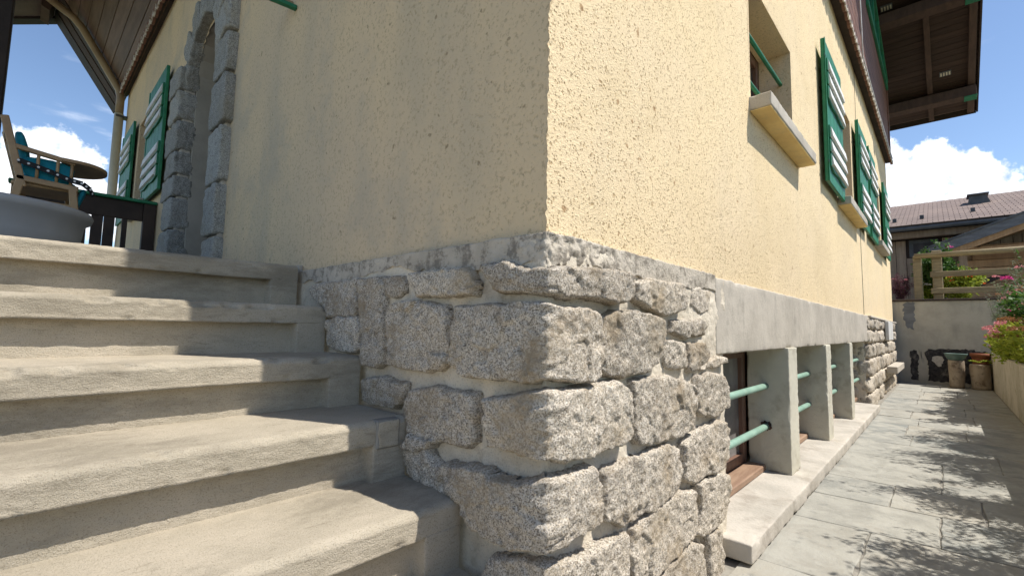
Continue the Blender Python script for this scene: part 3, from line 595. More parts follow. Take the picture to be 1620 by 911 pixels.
# roughcast walls
def edge_shift(z): P = p3(z, z*0, 2.2); return .0042*fbm(P, 95, 3, 201), .0042*fbm(P, 95, 3, 203)
def cast(a, z, seed, amp):
    P = p3(a, z, seed*.31); n = fbm(P, 75, 3, seed, .6); m = fbm(P, 2.0, 2, seed+1)
    return amp*(np.clip(n*1.6+.9, -1.0, .35))+.0035*m
zfine = np.concatenate([np.arange(.2, 1.96, .0062), np.arange(1.97, 3.46, .03)])
def axis_with(vals, stops):
    vals = [v for v in vals if all(abs(v-q) > .004 for q in stops)]; return np.array(sorted(vals+list(stops)))
HOLES = [(1.765, 2.737, 1.262, 1.975), (4.66, 5.72, 1.35, 2.50), (7.90, 8.98, 1.40, 2.56)]
zs = [h for q in HOLES for h in q[2:]]
xr = axis_with(np.concatenate([np.arange(.02, 1.9, .0062), np.arange(1.92, 4.6, .025), np.arange(4.65, 10.8, .07), [10.8]]), [h for q in HOLES for h in q[:2]])
zr = axis_with(zfine, zs)
Xr, Zr = np.meshgrid(xr, zr, indexing='ij'); d = cast(Xr, Zr, 301, .0012).reshape(Xr.shape)
for (a, b, c, e) in HOLES:
    inside = np.minimum(np.minimum(Xr-a, b-Xr), np.minimum(Zr-c, e-Zr)); d = np.where(inside > -.002, 0, d)
ex, ey = edge_shift(zr); w = np.exp(-((Xr-.02)/.006)**2)
Xg = Xr-w*ex[None, :]; Yg = .02-(1-w)*d-w*ey[None, :]
keepc = np.ones(Xr.shape, bool)
def wallmesh(name, X, Y, Z, mat, dropcell, flip):
    nu, nv = X.shape; idx = np.arange(nu*nv).reshape(nu, nv); q = np.stack([idx[:-1, :-1], idx[1:, :-1], idx[1:, 1:], idx[:-1, 1:]], -1)
    q = q[~dropcell].reshape(-1, 4)
    if flip: q = q[:, ::-1]
    me = bpy.data.meshes.new(name); V = np.stack([X.ravel(), Y.ravel(), Z.ravel()], 1)
    me.vertices.add(len(V)); me.vertices.foreach_set('co', V.ravel().astype(np.float32)); me.loops.add(q.size); me.loops.foreach_set('vertex_index', q.ravel().astype(np.int32))
    me.polygons.add(len(q)); me.polygons.foreach_set('loop_start', np.arange(0, q.size, 4, dtype=np.int32)); me.polygons.foreach_set('loop_total', np.full(len(q), 4, np.int32))
    me.materials.append(MATS[mat]); me.update(calc_edges=True); me.polygons.foreach_set('use_smooth', [True]*len(q)); return link(name, me, chalet)
cx = (xr[:-1]+xr[1:])/2; cz = (zr[:-1]+zr[1:])/2; CX, CZ = np.meshgrid(cx, cz, indexing='ij'); drop = np.zeros(CX.shape, bool)
for (a, b, c, e) in HOLES: drop |= (CX > a) & (CX < b) & (CZ > c) & (CZ < e)
wallmesh('sunlit_wall', Xg, Yg, Zr, 'roughcast', drop, False)
yl = np.concatenate([np.arange(.02, 1.7, .0075), np.arange(1.72, 8.3, .03), [8.3]]); zl = zr
LH = (5.72, 6.80, 1.32, 2.50)
yl = axis_with(yl, LH[:2]); zl = axis_with(zr, LH[2:])
Yr, Zr2 = np.meshgrid(yl, zl, indexing='ij'); d = cast(Yr, Zr2, 401, .0016).reshape(Yr.shape)+.004*fbm(p3(Yr, Zr2, 9), 1.2, 2, 405).reshape(Yr.shape)
inside = np.minimum(np.minimum(Yr-LH[0], LH[1]-Yr), np.minimum(Zr2-LH[2], LH[3]-Zr2)); d = np.where(inside > -.002, 0, d)
ex, ey = edge_shift(zl); w = np.exp(-((Yr-.02)/.006)**2)
Xg = .02-(1-w)*d-w*ex[None, :]; Yg = Yr-w*ey[None, :]
cy = (yl[:-1]+yl[1:])/2; cz = (zl[:-1]+zl[1:])/2; CY, CZ = np.meshgrid(cy, cz, indexing='ij')
ARY, ARZ, ARR = 3.47, 1.90, .43
drop = (CY > LH[0]) & (CY < LH[1]) & (CZ > LH[2]) & (CZ < LH[3])
drop |= (np.abs(CY-ARY) < ARR+.03) & (CZ < ARZ)
drop |= (np.hypot(CY-ARY, CZ-ARZ) < ARR+.03) & (CZ >= ARZ)
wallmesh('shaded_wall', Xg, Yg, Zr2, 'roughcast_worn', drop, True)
# end and back walls, inner fill so light does not pass through
build('far_wall', G().box((10.62, .07, -1.0), (10.795, 8.28, 3.5), .01).box((.3, 8.1, -1.0), (10.6, 8.28, 3.5), .01).box((1.3, .52, -1.0), (10.6, .60, .9), .01), 'roughcast', chalet)
build('ceiling_slab', G().box((.12, .3, 3.3), (10.6, 8.0, 3.38), .01).box((.6, 1.0, .23), (10.5, 8.0, .25), .004), 'dark_wood', chalet)

def reveal(x0, x1, z0, z1, depth, side):
    """the plastered sides of a window opening, tapered boards of the wall's own plaster"""
    g = G(); t = .02
    if side == 'R':
        g.box((x0-t, .021, z0-t), (x0, depth, z1+t), .001); g.box((x1, .021, z0-t), (x1+t, depth, z1+t), .001)
        g.box((x0, .021, z1), (x1, depth, z1+t), .001); g.box((x0, .021, z0-t), (x1, depth, z0), .001)
    else:
        g.box((.021, x0-t, z0-t), (depth, x0, z1+t), .001); g.box((.021, x1, z0-t), (depth, x1+t, z1+t), .001)
        g.box((.021, x0, z1), (depth, x1, z1+t), .001); g.box((.021, x0, z0-t), (depth, x1, z0), .001)
    return build('window_reveal', g, 'roughcast_worn', chalet)
def casement(x0, x1, z0, z1, y, side, mat='frame_wood', mull=1):
    def q(a, b): return a if side == 'R' else (a[1], a[0], a[2])
    def bx(g, lo, hi, ch=.004):
        lo2, hi2 = (lo, hi) if side == 'R' else ((lo[1], lo[0], lo[2]), (hi[1], hi[0], hi[2])); g.box(lo2, hi2, ch)
    g = G(); w = .06
    bx(g, (x0, y, z0), (x0+w, y+.06, z1)); bx(g, (x1-w, y, z0), (x1, y+.06, z1)); bx(g, (x0+w, y+.002, z1-w), (x1-w, y+.058, z1)); bx(g, (x0+w, y+.002, z0), (x1-w, y+.058, z0+w))
    fr = build('casement_frame', g, mat, chalet)
    for k in range(mull):
        m = x0+(x1-x0)*(k+1)/(mull+1); g = G(); bx(g, (m-.045, y-.012, z0+w), (m+.045, y+.05, z1-w)); build('mullion', g, mat, fr)
        g = G(); bx(g, (m-.015, y-.022, z0+w+.01), (m+.015, y-.0125, z1-w-.01), .003); build('cover_strip', g, mat, fr)
    g = G(); bx(g, (x0+w, y+.025, z0+w), (x1-w, y+.03, z1-w), .001); build('pane', g, 'dusty_glass' if z1 < 0 else 'window_glass', fr)
    g = G(); bx(g, (x0+w, y+.16, z0+w), (x1-w, y+.17, z1-w), .001); build('curtain', g, 'curtain_grey' if z1 < 0 else 'dark_wood', fr)
    return fr
for (a, b, c, e), dp in zip(HOLES, (.225, .21, .21)):
    reveal(a, b, c, e, dp, 'R'); casement(a, b, c, e, dp-.0, 'R')
reveal(*LH, .24, 'L'); casement(*LH, .24, 'L')
def sill(pts_lo, pts_hi, side='R'):
    return cblock('window_sill', pts_lo, pts_hi, .007, .0018, .009, .012, 'weathered_concrete', chalet, 51)
sill((1.735, -.087, 1.181), (2.90, .2, 1.256)); sill((4.60, -.09, 1.262), (5.95, .2, 1.340)); sill((7.82, -.09, 1.31), (9.12, .2, 1.39))
build('window_sill', G().box((-.08, 5.62, 1.24), (.2, 6.9, 1.315), .006), 'weathered_concrete', chalet)
build('sill_underside', G().box((1.742, -.082, 1.1745), (2.893, .018, 1.1795), .001), 'ochre_yellow', chalet)  # thin board under the sill, ochre yellow against the sill's grey
build('sill_underside', G().box((4.607, -.085, 1.2555), (5.943, .018, 1.2605), .001), 'ochre_yellow', chalet)
# green bars across the first window
build('window_bar', G().tube([(1.76, .085, 1.755), (2.735, .085, 1.755)], .0125, 12), 'green_paint', chalet, True)
build('window_bar', G().tube([(1.76, .085, 1.46), (2.735, .085, 1.46)], .0125, 12), 'green_paint', chalet, True)

# shutters: local frame, hinged panel 0..w, standing out along -y
def scallop_plate(w, z0, z1, n=10):
    pts = []
    for t in np.linspace(0, 1, n): pts.append((.02+t*(w-.04), z0-.022*abs(math.sin(math.pi*(t*2)))))
    for t in np.linspace(1, 0, n): pts.append((.02+t*(w-.04), z1+.022*abs(math.sin(math.pi*(t*2)))))
    return pts
def make_shutter(w, h):
    root = link('shutter', None, chalet, (0, 0, 0)); root.empty_display_size = .1
    WLr = np.zeros(3)
    def part(name, g, mat, parent=root): 
        me = bpy.data.meshes.new(name); me.from_pydata(g.v, [], g.f); me.materials.append(MATS[mat]); me.update(); o = bpy.data.objects.new(name, me); COL.objects.link(o); o.parent = parent; return o
    nb = 5; bw = w/nb
    for k in range(nb):
        part('board', G().box((k*bw+.0015, -.028, 0), ((k+1)*bw-.0015, 0, h), .004), 'green_paint')
    g = G().box((.0, -.034, -.002), (.035, -.0285, h+.002), .002); part('edge_strip', g, 'green_paint')
    for z0 in (.13*h/1.25, .72*h/1.25):
        for j in range(3):
            zz = z0+j*.125; 
            part('backing_plate', G().prism([(p[0], p[1]) for p in scallop_plate(w, zz, zz+.105)], (0, -.0285, 0), (1, 0, 0), (0, 0, 1), (0, -1, 0), .016), 'green_paint')
            g = G(); V = [(.05, -.0448, zz+.006), (w-.04, -.0448, zz+.006), (w-.04, -.0448, zz+.098), (.05, -.0448, zz+.098), (.05, -.062, zz+.012), (w-.04, -.062, zz+.012), (w-.04, -.050, zz+.094), (.05, -.050, zz+.094)]
            g.add(V, [(0, 1, 2, 3), (4, 7, 6, 5), (0, 4, 5, 1), (1, 5, 6, 2), (2, 6, 7, 3), (3, 7, 4, 0)]); part('slat', g, 'white_paint')
    # little cut-outs of a fir tree, seen as dark notches
    for (u, v) in ((.42, .60), (.56, .60), (.36, .565), (.62, .565), (.49, .545), (.49, .63)):
        part('cut_out', G().prism([(-.014, 0), (.014, 0), (.004, .026), (-.004, .026)], (u*w, -.0282, v*h), (1, 0, 0), (0, 0, 1), (0, -1, 0), .0022), 'dark_wood')
    part('hinge', G().box((-.03, -.022, .12*h), (.05, -.034, .12*h+.025), .003), 'dark_metal'); part('hinge', G().box((-.03, -.022, .86*h), (.05, -.034, .86*h+.025), .003), 'dark_metal')
    return root
def copy_tree(o, parent):
    c = o.copy(); COL.objects.link(c); c.parent = parent
    for ch in o.children: copy_tree(ch, c)
    return c
sh0 = make_shutter(.90, 1.27); WL[sh0.name] = np.zeros(3)
lab = ['green shutter with white slats beside the middle right window, near side', 'green shutter against the wall beyond the middle right window', 'green shutter before the last right window', 'green shutter at the far end of the right wall', 'shaded green shutter nearest on the left wall', 'shaded green shutter by the downpipe']
spots = [((3.73, -.012, 1.285), 0, 1), ((5.86, -.012, 1.30), 0, 1), ((6.96, -.012, 1.31), 0, 1), ((9.12, -.012, 1.33), 0, 1), ((-.012, 5.78, 1.28), -90, 1), ((-.012, 7.78, 1.30), -90, 1)]
for i, (loc, rz, sx) in enumerate(spots):
    o = sh0 if i == 0 else copy_tree(sh0, chalet)
    o.location = np.array(loc)-WL['chalet']; o.rotation_euler = (0, 0, math.radians(rz)); o['label'] = lab[i]
# bracket sticking out high on the left wall
build('wall_bracket', G().beam((.02, 1.74, 1.655), (-.16, 1.76, 1.655), .03, .022, .003), 'green_paint', chalet)
build('wall_bracket', G().beam((.02, 1.80, 1.70), (-.10, 1.82, 1.70), .05, .02, .003), 'fence_wood', chalet)

# arched doorway on the left
sur = build('door_reveal', G().box((.03, ARY+ARR, .25), (.42, ARY+ARR+.08, ARZ+.1), .004), 'old_wall_concrete', chalet)
build('door_reveal', G().box((.03, ARY-ARR-.08, .25), (.42, ARY-ARR, ARZ+.1), .004), 'old_wall_concrete', chalet)
arch = []
for k in range(10):
    a0, a1 = math.pi*k/10, math.pi*(k+1)/10
    arch.append(((ARY+ARR*math.cos(a0), ARZ+.05+ARR*math.sin(a0)), (ARY+ARR*math.cos(a1), ARZ+.05+ARR*math.sin(a1))))
g = G()
for (p, q) in arch:
    c = ((p[0]+q[0])/2-ARY, (p[1]+q[1])/2-ARZ-.05); l = math.hypot(*c); o_ = (c[0]/l*.1, c[1]/l*.1)
    g.prism([p, q, (q[0]+o_[0], q[1]+o_[1]), (p[0]+o_[0], p[1]+o_[1])], (.03, 0, 0), (0, 1, 0), (0, 0, 1), (1, 0, 0), .39)
build('arch_reveal', g, 'old_wall_concrete', chalet)
build('door', G().box((.40, ARY-.6, .25), (.45, ARY+.6, 2.75), .004), 'frame_wood', chalet)
zq = .27; k = 0
for hgt in (.235, .24, .27, .19, .21, .27, .25, .22):
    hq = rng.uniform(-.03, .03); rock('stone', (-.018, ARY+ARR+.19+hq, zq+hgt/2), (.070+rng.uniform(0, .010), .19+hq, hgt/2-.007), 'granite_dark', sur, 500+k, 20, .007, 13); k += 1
    zq += hgt
zq = .26
for hgt in (.30, .36, .40, .36, .30, .26):
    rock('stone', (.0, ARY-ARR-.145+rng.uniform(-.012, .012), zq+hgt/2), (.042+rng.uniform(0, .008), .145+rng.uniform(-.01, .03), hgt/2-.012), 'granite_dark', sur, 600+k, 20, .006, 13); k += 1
    zq += hgt
for j in range(7):
    a = math.pi*(j+.5)/7; c = np.array([-.0, ARY+(ARR+.125)*math.cos(a), ARZ+.05+(ARR+.14)*math.sin(a)])
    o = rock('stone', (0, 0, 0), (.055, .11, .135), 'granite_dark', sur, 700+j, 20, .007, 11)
    o.location = c-WL[sur.name]; o.rotation_euler = (a-math.pi/2, 0, 0)
# pale joints between the blocks
build('joint_mortar', G().box((-.05, ARY+ARR+.016, .25), (.032, ARY+ARR+.30, 1.98), .01), 'weathered_concrete', chalet)
build('joint_mortar', G().box((-.012, ARY-ARR-.26, .25), (.028, ARY-ARR-.012, 1.98), .01), 'weathered_concrete', chalet)

# ------------------------------------------------------------------ basement windows under the lintel
def slabgrid(name, x0, x1, z0, z1, y, mat, parent, st=.012):
    pass
cblock('lintel', (1.127, 0, -.099), (6.46, .30, .224), .007, .0022, .008, .018, 'weathered_concrete', chalet, 11)
build('basement_jamb', G().box((1.05, .02, -.95), (1.19, .5, -.10), .01), 'mortar', chalet)
led = cblock('window_ledge', (1.152, -.112, -.905), (6.12, .5, -.831), .008, .0025, .012, .016, 'ledge_concrete', chalet, 21)
PIL = [(2.262, 2.475), (3.462, 3.66), (4.70, 4.885)]
for k, (a, b) in enumerate(PIL): cblock('pillar', (a, -.016, -.834), (b, .215, -.096), .006, .0018, .012, .009, 'pillar_concrete', chalet, 31+k)
edges = [1.19]+[v for p in PIL for v in p]+[6.30]
for i in range(0, 8, 2):
    a, b = edges[i], edges[i+1]
    fr = casement(a+.002, b-.002, -.80, -.105, .225, 'R', 'frame_wood', 1)
    build('timber_sill', G().box((a+.003, .12, -.830), (b-.003, .222, -.792), .006), 'sill_wood', chalet)
    for zz in (-.330, -.568):
        bar = build('grille_bar', G().tube([(a-.02, .112, zz), (b+.02, .112, zz)], .0185, 14), 'mint_paint', chalet, True)
        if i == 0 and zz < -.5: rock('rust_blister', (b-.001, .108, zz+.006), (.007, .030, .027), 'rust', bar, 33, 16, .013, 2.0, 45)
build('ledge_crack', G().add([], []).box((2.0, -.1125, -.905), (2.02, -.1115, -.895), .0003), 'dark_wood', chalet)

# stone jamb and far stretch of the base
far = build('stone_base', G().box((6.33, .035, -1.0), (10.74, .5, .20), .01), 'mortar', chalet)
z = -.95; row = 0; sd_ = 900
for hgt in (.21, .20, .22, .19, .18, .165):
    x = 6.30+rng.uniform(0, .02)
    while x < 10.7:
        w = rng.uniform(.32, .62); w = min(w, 10.82-x); 
        if w < .15: break
        if not (z+hgt/2 > -.05 and 8.75 < x+w/2 < 9.35) or True:
            jit = lambda: rng.uniform(-.02, .02)
            rock('stone', (x+w/2, .055+rng.uniform(-.012, .02), z+hgt/2), (w/2-.012, .075, hgt/2-.010), 'granite', far, sd_, 10, .016, 5, 12); sd_ += 1
        x += w
    z += hgt
for j in range(4): rock('stone', (6.36, .26, -.74+j*.19), (.06, .15, .085), 'granite', far, 980+j, 10, .012, 5, 12)
build('base_coping', G().box((6.47, -.035, .196), (10.84, .10, .226), .008), 'weathered_concrete', chalet)
build('meter_cover', G().box((8.35, -.075, -.10), (9.15, -.03, .19), .004), 'panel_grey', chalet)
build('ledge_block', G().box((8.3, -.16, -.60), (9.9, -.03, -.50), .006), 'weathered_concrete', chalet)
build('conduit', G().tube([(6.22, .012, .23), (6.20, .012, 1.2), (6.22, .010, 2.2), (6.23, .008, 3.38)], .0024, 6), 'rust', chalet, True)

# ------------------------------------------------------------------ timber storey
RZ = lambda x: 4.6+(12.15-x)*.37
g_ = None
sid = build('cladding', G().box((.03, -.03, 3.42), (10.80, .06, 4.9), .01).prism([(.03, 4.9), (10.80, 4.9), (4.49, 7.3), (.03, 5.0)], (0, -.03, 0), (1, 0, 0), (0, 0, 1), (0, 1, 0), .09), 'dark_wood', chalet)
z = 3.47
while z < 6.6:
    x1 = min(10.83, 12.15-(z+.10-4.6)/.37-.05) if z+.10 > 5.08 else 10.83
    x0 = 3.2
    for (a, b) in ((x0, min(6.9, x1)), (6.903, x1)):
        if b-a > .2: build('board', G().box((a, -.058, z), (b, -.031, z+.128), .005), 'siding_wood', sid)
    z += .132
build('corner_board', G().box((10.70, -.075, 3.45), (10.86, .08, 5.05), .006), 'siding_wood', chalet)
# green glazed band under the verge
wb = build('upper_window', G().box((7.35, -.095, 4.83), (10.62, -.060, 4.93), .004), 'green_paint', chalet)
g = G(); g.beam((7.35, -.08, RZ(7.35)-.42), (10.62, -.08, RZ(10.62)-.16), .035, .07, .004); build('frame_rail', g, 'green_paint', wb)
for xx in (7.4, 8.2, 9.0, 9.8): build('frame_post', G().box((xx, -.094, 4.932), (xx+.06, -.062, RZ(xx)-.42+ (xx-7.35)*.078), .004), 'green_paint', wb)
build('pane', G().prism([(7.4, 4.93), (10.55, 4.93), (10.55, 5.0), (7.4, RZ(7.4)-.45)], (0, -.066, 0), (1, 0, 0), (0, 0, 1), (0, 1, 0), .004), 'window_glass', wb)
# scalloped trim along the foot of the cladding
def scallops(n, pitch, r):
    pts = [(0, .10)]
    for i in range(n):
        for t in np.linspace(0, math.pi, 9)[:-1]: pts.append((i*pitch+pitch/2-pitch/2*math.cos(t), .03-r*math.sin(t)))
    pts.append((n*pitch, .03)); pts.append((n*pitch, .10)); return pts
def edging(n, pitch, r, wd=.028):
    a = [p for p in scallops(n, pitch, r)[1:-1]]; return a+[(p[0], p[1]+wd*(1+.35*math.sin(p[0]*23))) for p in a[::-1]]
tr = build('scalloped_trim', G().prism(scallops(60, .1806, .085), (0, -.062, 3.405), (1, 0, 0), (0, 0, 1), (0, -1, 0), .026), 'siding_wood', chalet)
build('white_edging', G().prism(edging(60, .1806, .087), (0, -.0885, 3.405), (1, 0, 0), (0, 0, 1), (0, -1, 0), .012), 'flaked_white', tr)
build('cladding_foot', G().box((.0, -.058, 3.415), (10.84, .019, 3.44), .004), 'dark_wood', chalet)
build('cable', G().tube([(5.9, -.11, 4.9), (5.95, -.11, 4.4), (6.0, -.11, 3.7), (6.1, -.10, 3.46), (7.5, -.10, 3.43), (10.7, -.10, 3.45)], .008, 6), 'white_paint', chalet, True)

# roof over the right gable
TH = math.atan(.37); u = np.array([math.cos(TH), 0, -math.sin(TH)]); nrm = np.array([math.sin(TH), 0, math.cos(TH)])
roof = build('roof', G().beam((4.49, 3.98, RZ(4.49)+.11), (12.2, 3.98, RZ(12.2)+.11), 10.72, .12, .01), 'roof_tile', chalet)
x = 5.0
while x < 12.1:
    a = (x, 0, RZ(x)+.018); b = (x+.132, 0, RZ(x+.132)+.018); c = ((a[0]+b[0])/2, 0, (a[2]+b[2])/2)
    g = G().beam((c[0], -1.37, c[2]), (c[0], .5, c[2]), .138, .022, .003, up=nrm); build('plank', g, 'soffit_wood', roof); x += .134
for yy in (-.70,): build('rafter', G().beam((5.0, yy, RZ(5.0)-.035), (12.13, yy, RZ(12.13)-.035), .085, .085, .005, up=nrm), 'rafter_wood', roof)
build('rafter', G().beam((5.0, -1.29, RZ(5.0)-.035), (12.13, -1.29, RZ(12.13)-.035), .10, .085, .005, up=nrm), 'rafter_wood', roof)
for xx in (9.25, 11.44, 7.0):
    pl = build('purlin', G().box((xx-.13, -1.352, RZ(xx)-.26), (xx+.13, .1, RZ(xx)-.07), .006), 'rafter_wood', roof)
    build('purlin_cap', G().box((xx-.131, -1.36, RZ(xx)-.275), (xx+.131, -1.18, RZ(xx)-.262), .003), 'green_paint', pl)
for (xx, yy) in ((8.95, -.38), (11.72, -.36), (11.0, -.93), (9.15, -.2)):
    v = build('vent', G().beam((xx-.06, yy, RZ(xx-.06)-.001), (xx+.06, yy, RZ(xx+.06)-.001), .17, .012, .002, up=nrm), 'dark_metal', roof)
    for k in range(4): yv = yy-.06+k*.04; build('louvre', G().beam((xx-.04, yv, RZ(xx-.04)-.011), (xx+.04, yv, RZ(xx+.04)-.011), .022, .008, .001, up=nrm), 'pale_pipe_paint', v)
build('bargeboard', G().beam((4.49, -1.385, RZ(4.49)+.05), (12.2, -1.385, RZ(12.2)+.05), .028, .20, .004, up=nrm), 'dark_wood', roof)
build('verge_flashing', G().beam((4.49, -1.403, RZ(4.49)+.16), (12.22, -1.403, RZ(12.22)+.16), .012, .05, .003, up=nrm), 'green_paint', roof)
build('eave_board', G().box((12.16, -1.37, 4.53), (12.19, 9.3, 4.74), .004), 'dark_wood', roof)
# left slope of the roof
LZ = lambda x: 5.02+.54*x+.0
roofl = build('roof', G().beam((-1.95, 3.98, LZ(-1.95)+.12), (4.45, 3.98, LZ(4.45)+.12), 10.72, .12, .01), 'roof_tile', chalet)
# coved boarding over the left wall
cv = np.array([-.78, 0, 1.22]); CL = np.linalg.norm(cv); cv /= CL; cn = np.array([-cv[2], 0, cv[0]])
cove = build('cove', G().prism([(0, 0), (CL, 0), (CL, .04), (0, .04)], (-.012, 0.0, 3.44), cv, -cn, (0, 1, 0), 9.2), 'dark_wood', chalet)
w = .183; k = 0
while k*w < CL-.02:
    a = np.array([-.02, 0, 3.41])+cv*(k*w+w/2); build('board', G().beam(a+[0, .0, 0], a+[0, 8.33, 0], w-.007, .018, .003, up=cn), 'cove_wood', cove); k += 1
for j, (y0, y1) in enumerate(((8.335, 8.62), (8.63, 8.88), (8.89, 9.22))):
    a = np.array([-.02, (y0+y1)/2, 3.41]); b = a+cv*(CL+.05); out = -cn*(-.012*j)
    build('verge_board', G().beam(a, b, y1-y0, .05+.02*j, .004, up=cn), 'rafter_wood' if j == 1 else 'dark_wood', cove)
trl = build('scalloped_trim', G().prism(scallops(46, .1822, .085), (-.062, 0, 3.405), (0, 1, 0), (0, 0, 1), (-1, 0, 0), .026), 'siding_wood', chalet)
build('white_edging', G().prism(edging(46, .1822, .087), (-.0885, 0, 3.405), (0, 1, 0), (0, 0, 1), (-1, 0, 0), .012), 'flaked_white', trl)
build('cladding_foot', G().box((-.06, 0, 3.415), (.019, 8.36, 3.44), .004), 'dark_wood', chalet)
# verge beam beyond the far end, with the plate end below it
build('verge_beam', G().beam((-.70, 9.2, 4.80), (-2.3, 9.2, 3.96), .22, .26, .01), 'dark_wood', chalet)
build('verge_strip', G().beam((-.70, 9.07, 4.90), (-2.3, 9.07, 4.06), .02, .03, .003), 'weathered_concrete', chalet)
build('plate_end', G().prism([(-.99, 4.95), (-.85, 4.95), (-.85, 4.62), (-.90, 4.42), (-.99, 4.46)], (0, 8.55, 0), (1, 0, 0), (0, 0, 1), (0, 1, 0), .5), 'rafter_wood', chalet)
# downpipe
dp = build('downpipe', G().tube([(-1.05, 8.05, 4.42), (-.66, 8.08, 4.22), (-.56, 8.1, 4.12), (-.32, 8.15, 3.76), (-.10, 8.2, 3.42), (-.075, 8.2, 3.30), (-.075, 8.2, 3.0)], .05, 14), 'downpipe_paint', chalet, True)
build('pipe_lower', G().tube([(-.075, 8.2, 3.06), (-.075, 8.2, .3)], .056, 14), 'pale_pipe_paint', dp, True)
for zz in (1.6, 3.0): build('pipe_bracket', G().box((-.115, 8.135, zz), (.03, 8.265, zz+.03), .004), 'dark_metal', dp)
# ------------------------------------------------------------------ landing: rail, post, tub, child's chair
rail = empty('balustrade', (-.5, 5.2, .25), 'dark boarded balustrade with a green top rail closing the landing', 'balustrade')
build('top_rail', G().box((-1.02, 5.13, 1.165), (.015, 5.25, 1.195), .006), 'green_paint', rail)
build('rail_board', G().box((-1.0, 5.17, .985), (-.09, 5.21, 1.163), .004), 'dark_wood', rail)
build('rail_post', G().box((-.088, 5.15, .25), (.012, 5.23, 1.163), .005), 'dark_wood', rail)
build('baluster', G().box((-.245, 5.17, .25), (-.205, 5.205, .984), .003), 'dark_wood', rail)
for (a, b) in ((-.47, -.385), (-.381, -.30), (-.62, -.50), (-.80, -.63), (-1.0, -.82)): build('baluster', G().box((a, 5.17, .25), (b, 5.2, .984), .003), 'dark_wood', rail)
build('support_post', G().box((-1.28, 4.9, .25), (-1.09, 5.06, 4.55), .01), 'dark_wood'); 
tag(bpy.data.objects['support_post'], 'tall dark timber post at the left end of the landing rail', 'post')

t = tag(build('tub', G().lathe((-1.03, 2.47, 0), [(.0, .256), (.24, .254), (.29, .262), (.335, .30), (.352, .38), (.362, .455), (.385, .470), (.392, .492), (.385, .506), (.372, .504), (.352, .49), (.338, .40), (.32, .31), (.28, .285), (0, .283)], 64), 'grey_plastic', None, True),
    'round grey plastic tub on the landing before the chair', 'tub')

ch = empty('child_chair', (-.82, 3.2, .25), "child's wooden armchair with a round tray and turquoise cushion behind the tub", 'chair')
Y0, Y1 = 3.02, 3.36
for yy in (Y0, Y1):
    build('back_post', G().beam((-.905, yy, .72), (-1.0, yy, 1.10), .028, .034, .004, up=(1, 0, .2)), 'chair_wood', ch)
    build('arm_rail', G().beam((-.965, yy, .945), (-.70, yy, .905), .026, .026, .004), 'chair_wood', ch)
    build('seat_rail', G().beam((-.935, yy, .770), (-.68, yy, .755), .028, .032, .004), 'chair_wood', ch)
    build('leg', G().beam((-.915, yy, .765), (-.99, yy, .25), .03, .036, .004, up=(1, 0, .1)), 'chair_wood', ch)
    build('leg', G().beam((-.705, yy, .755), (-.64, yy, .25), .03, .036, .004, up=(1, 0, .1)), 'chair_wood', ch)
    for xx in (-.855, -.775, -.715): build('spindle', G().tube([(xx, yy, .77), (xx, yy, .925)], .0075, 8), 'chair_wood', ch, True)
build('stretcher', G().beam((-.96, Y0, .52), (-.96, Y1, .52), .025, .025, .003), 'chair_wood', ch)
build('stretcher', G().beam((-.94, Y0, .66), (-.69, Y0, .645), .018, .02, .003), 'chair_wood', ch)
build('seat', G().box((-.95, Y0+.015, .735), (-.68, Y1-.015, .756), .005), 'chair_wood', ch)
build('back_rail', G().beam((-.99, Y0, 1.06), (-.99, Y1, 1.06), .03, .03, .004), 'chair_wood', ch)
tp = [(-.76, Y0-.03)]+[(-.70+.155*math.sin(a), (Y0+Y1)/2-(.20)*math.cos(a)) for a in np.linspace(0, math.pi, 18)]+[(-.76, Y1+.03)]
build('tray', G().prism(tp, (0, 0, .905), (1, 0, 0), (0, 1, 0), (0, 0, 1), .018), 'chair_wood', ch)
def cushion(name, c, h, rot, seed):
    o = rock(name, (0, 0, 0), h, 'turquoise_cloth', ch, seed, 14, .006, 3.2, 9); o.location = np.array(c)-WL['child_chair']; o.rotation_euler = (0, rot, 0)
cushion('back_cushion', (-.915, 3.19, .92), (.022, .15, .135), -.22, 41); cushion('seat_cushion', (-.81, 3.19, .785), (.125, .15, .025), .03, 42)
cushion('side_cushion', (-.81, 3.05, .845), (.105, .012, .062), .05, 43); cushion('cushion_flap', (-.665, 3.1, .715), (.012, .07, .06), .25, 44)
st = [(-.93, 3.0, .862), (-.86, 3.0, .845), (-.79, 3.0, .825), (-.72, 3.0, .80), (-.665, 2.99, .79), (-.63, 3.0, .765), (-.612, 3.02, .73)]
g = G()
for a, b in zip(st[:-1], st[1:]): g.beam(a, b, .004, .028, .001)
sp = build('strap', g, 'black_strap', ch)
for k in range(11):
    t_ = k/10*5.6; i = int(t_); f = t_-i; a = np.array(st[i])*(1-f)+np.array(st[i+1])*f
    build('eyelet', G().tube([a+[0, -.0025, 0], a+[0, -.004, 0]], .006, 8), 'white_paint', sp)

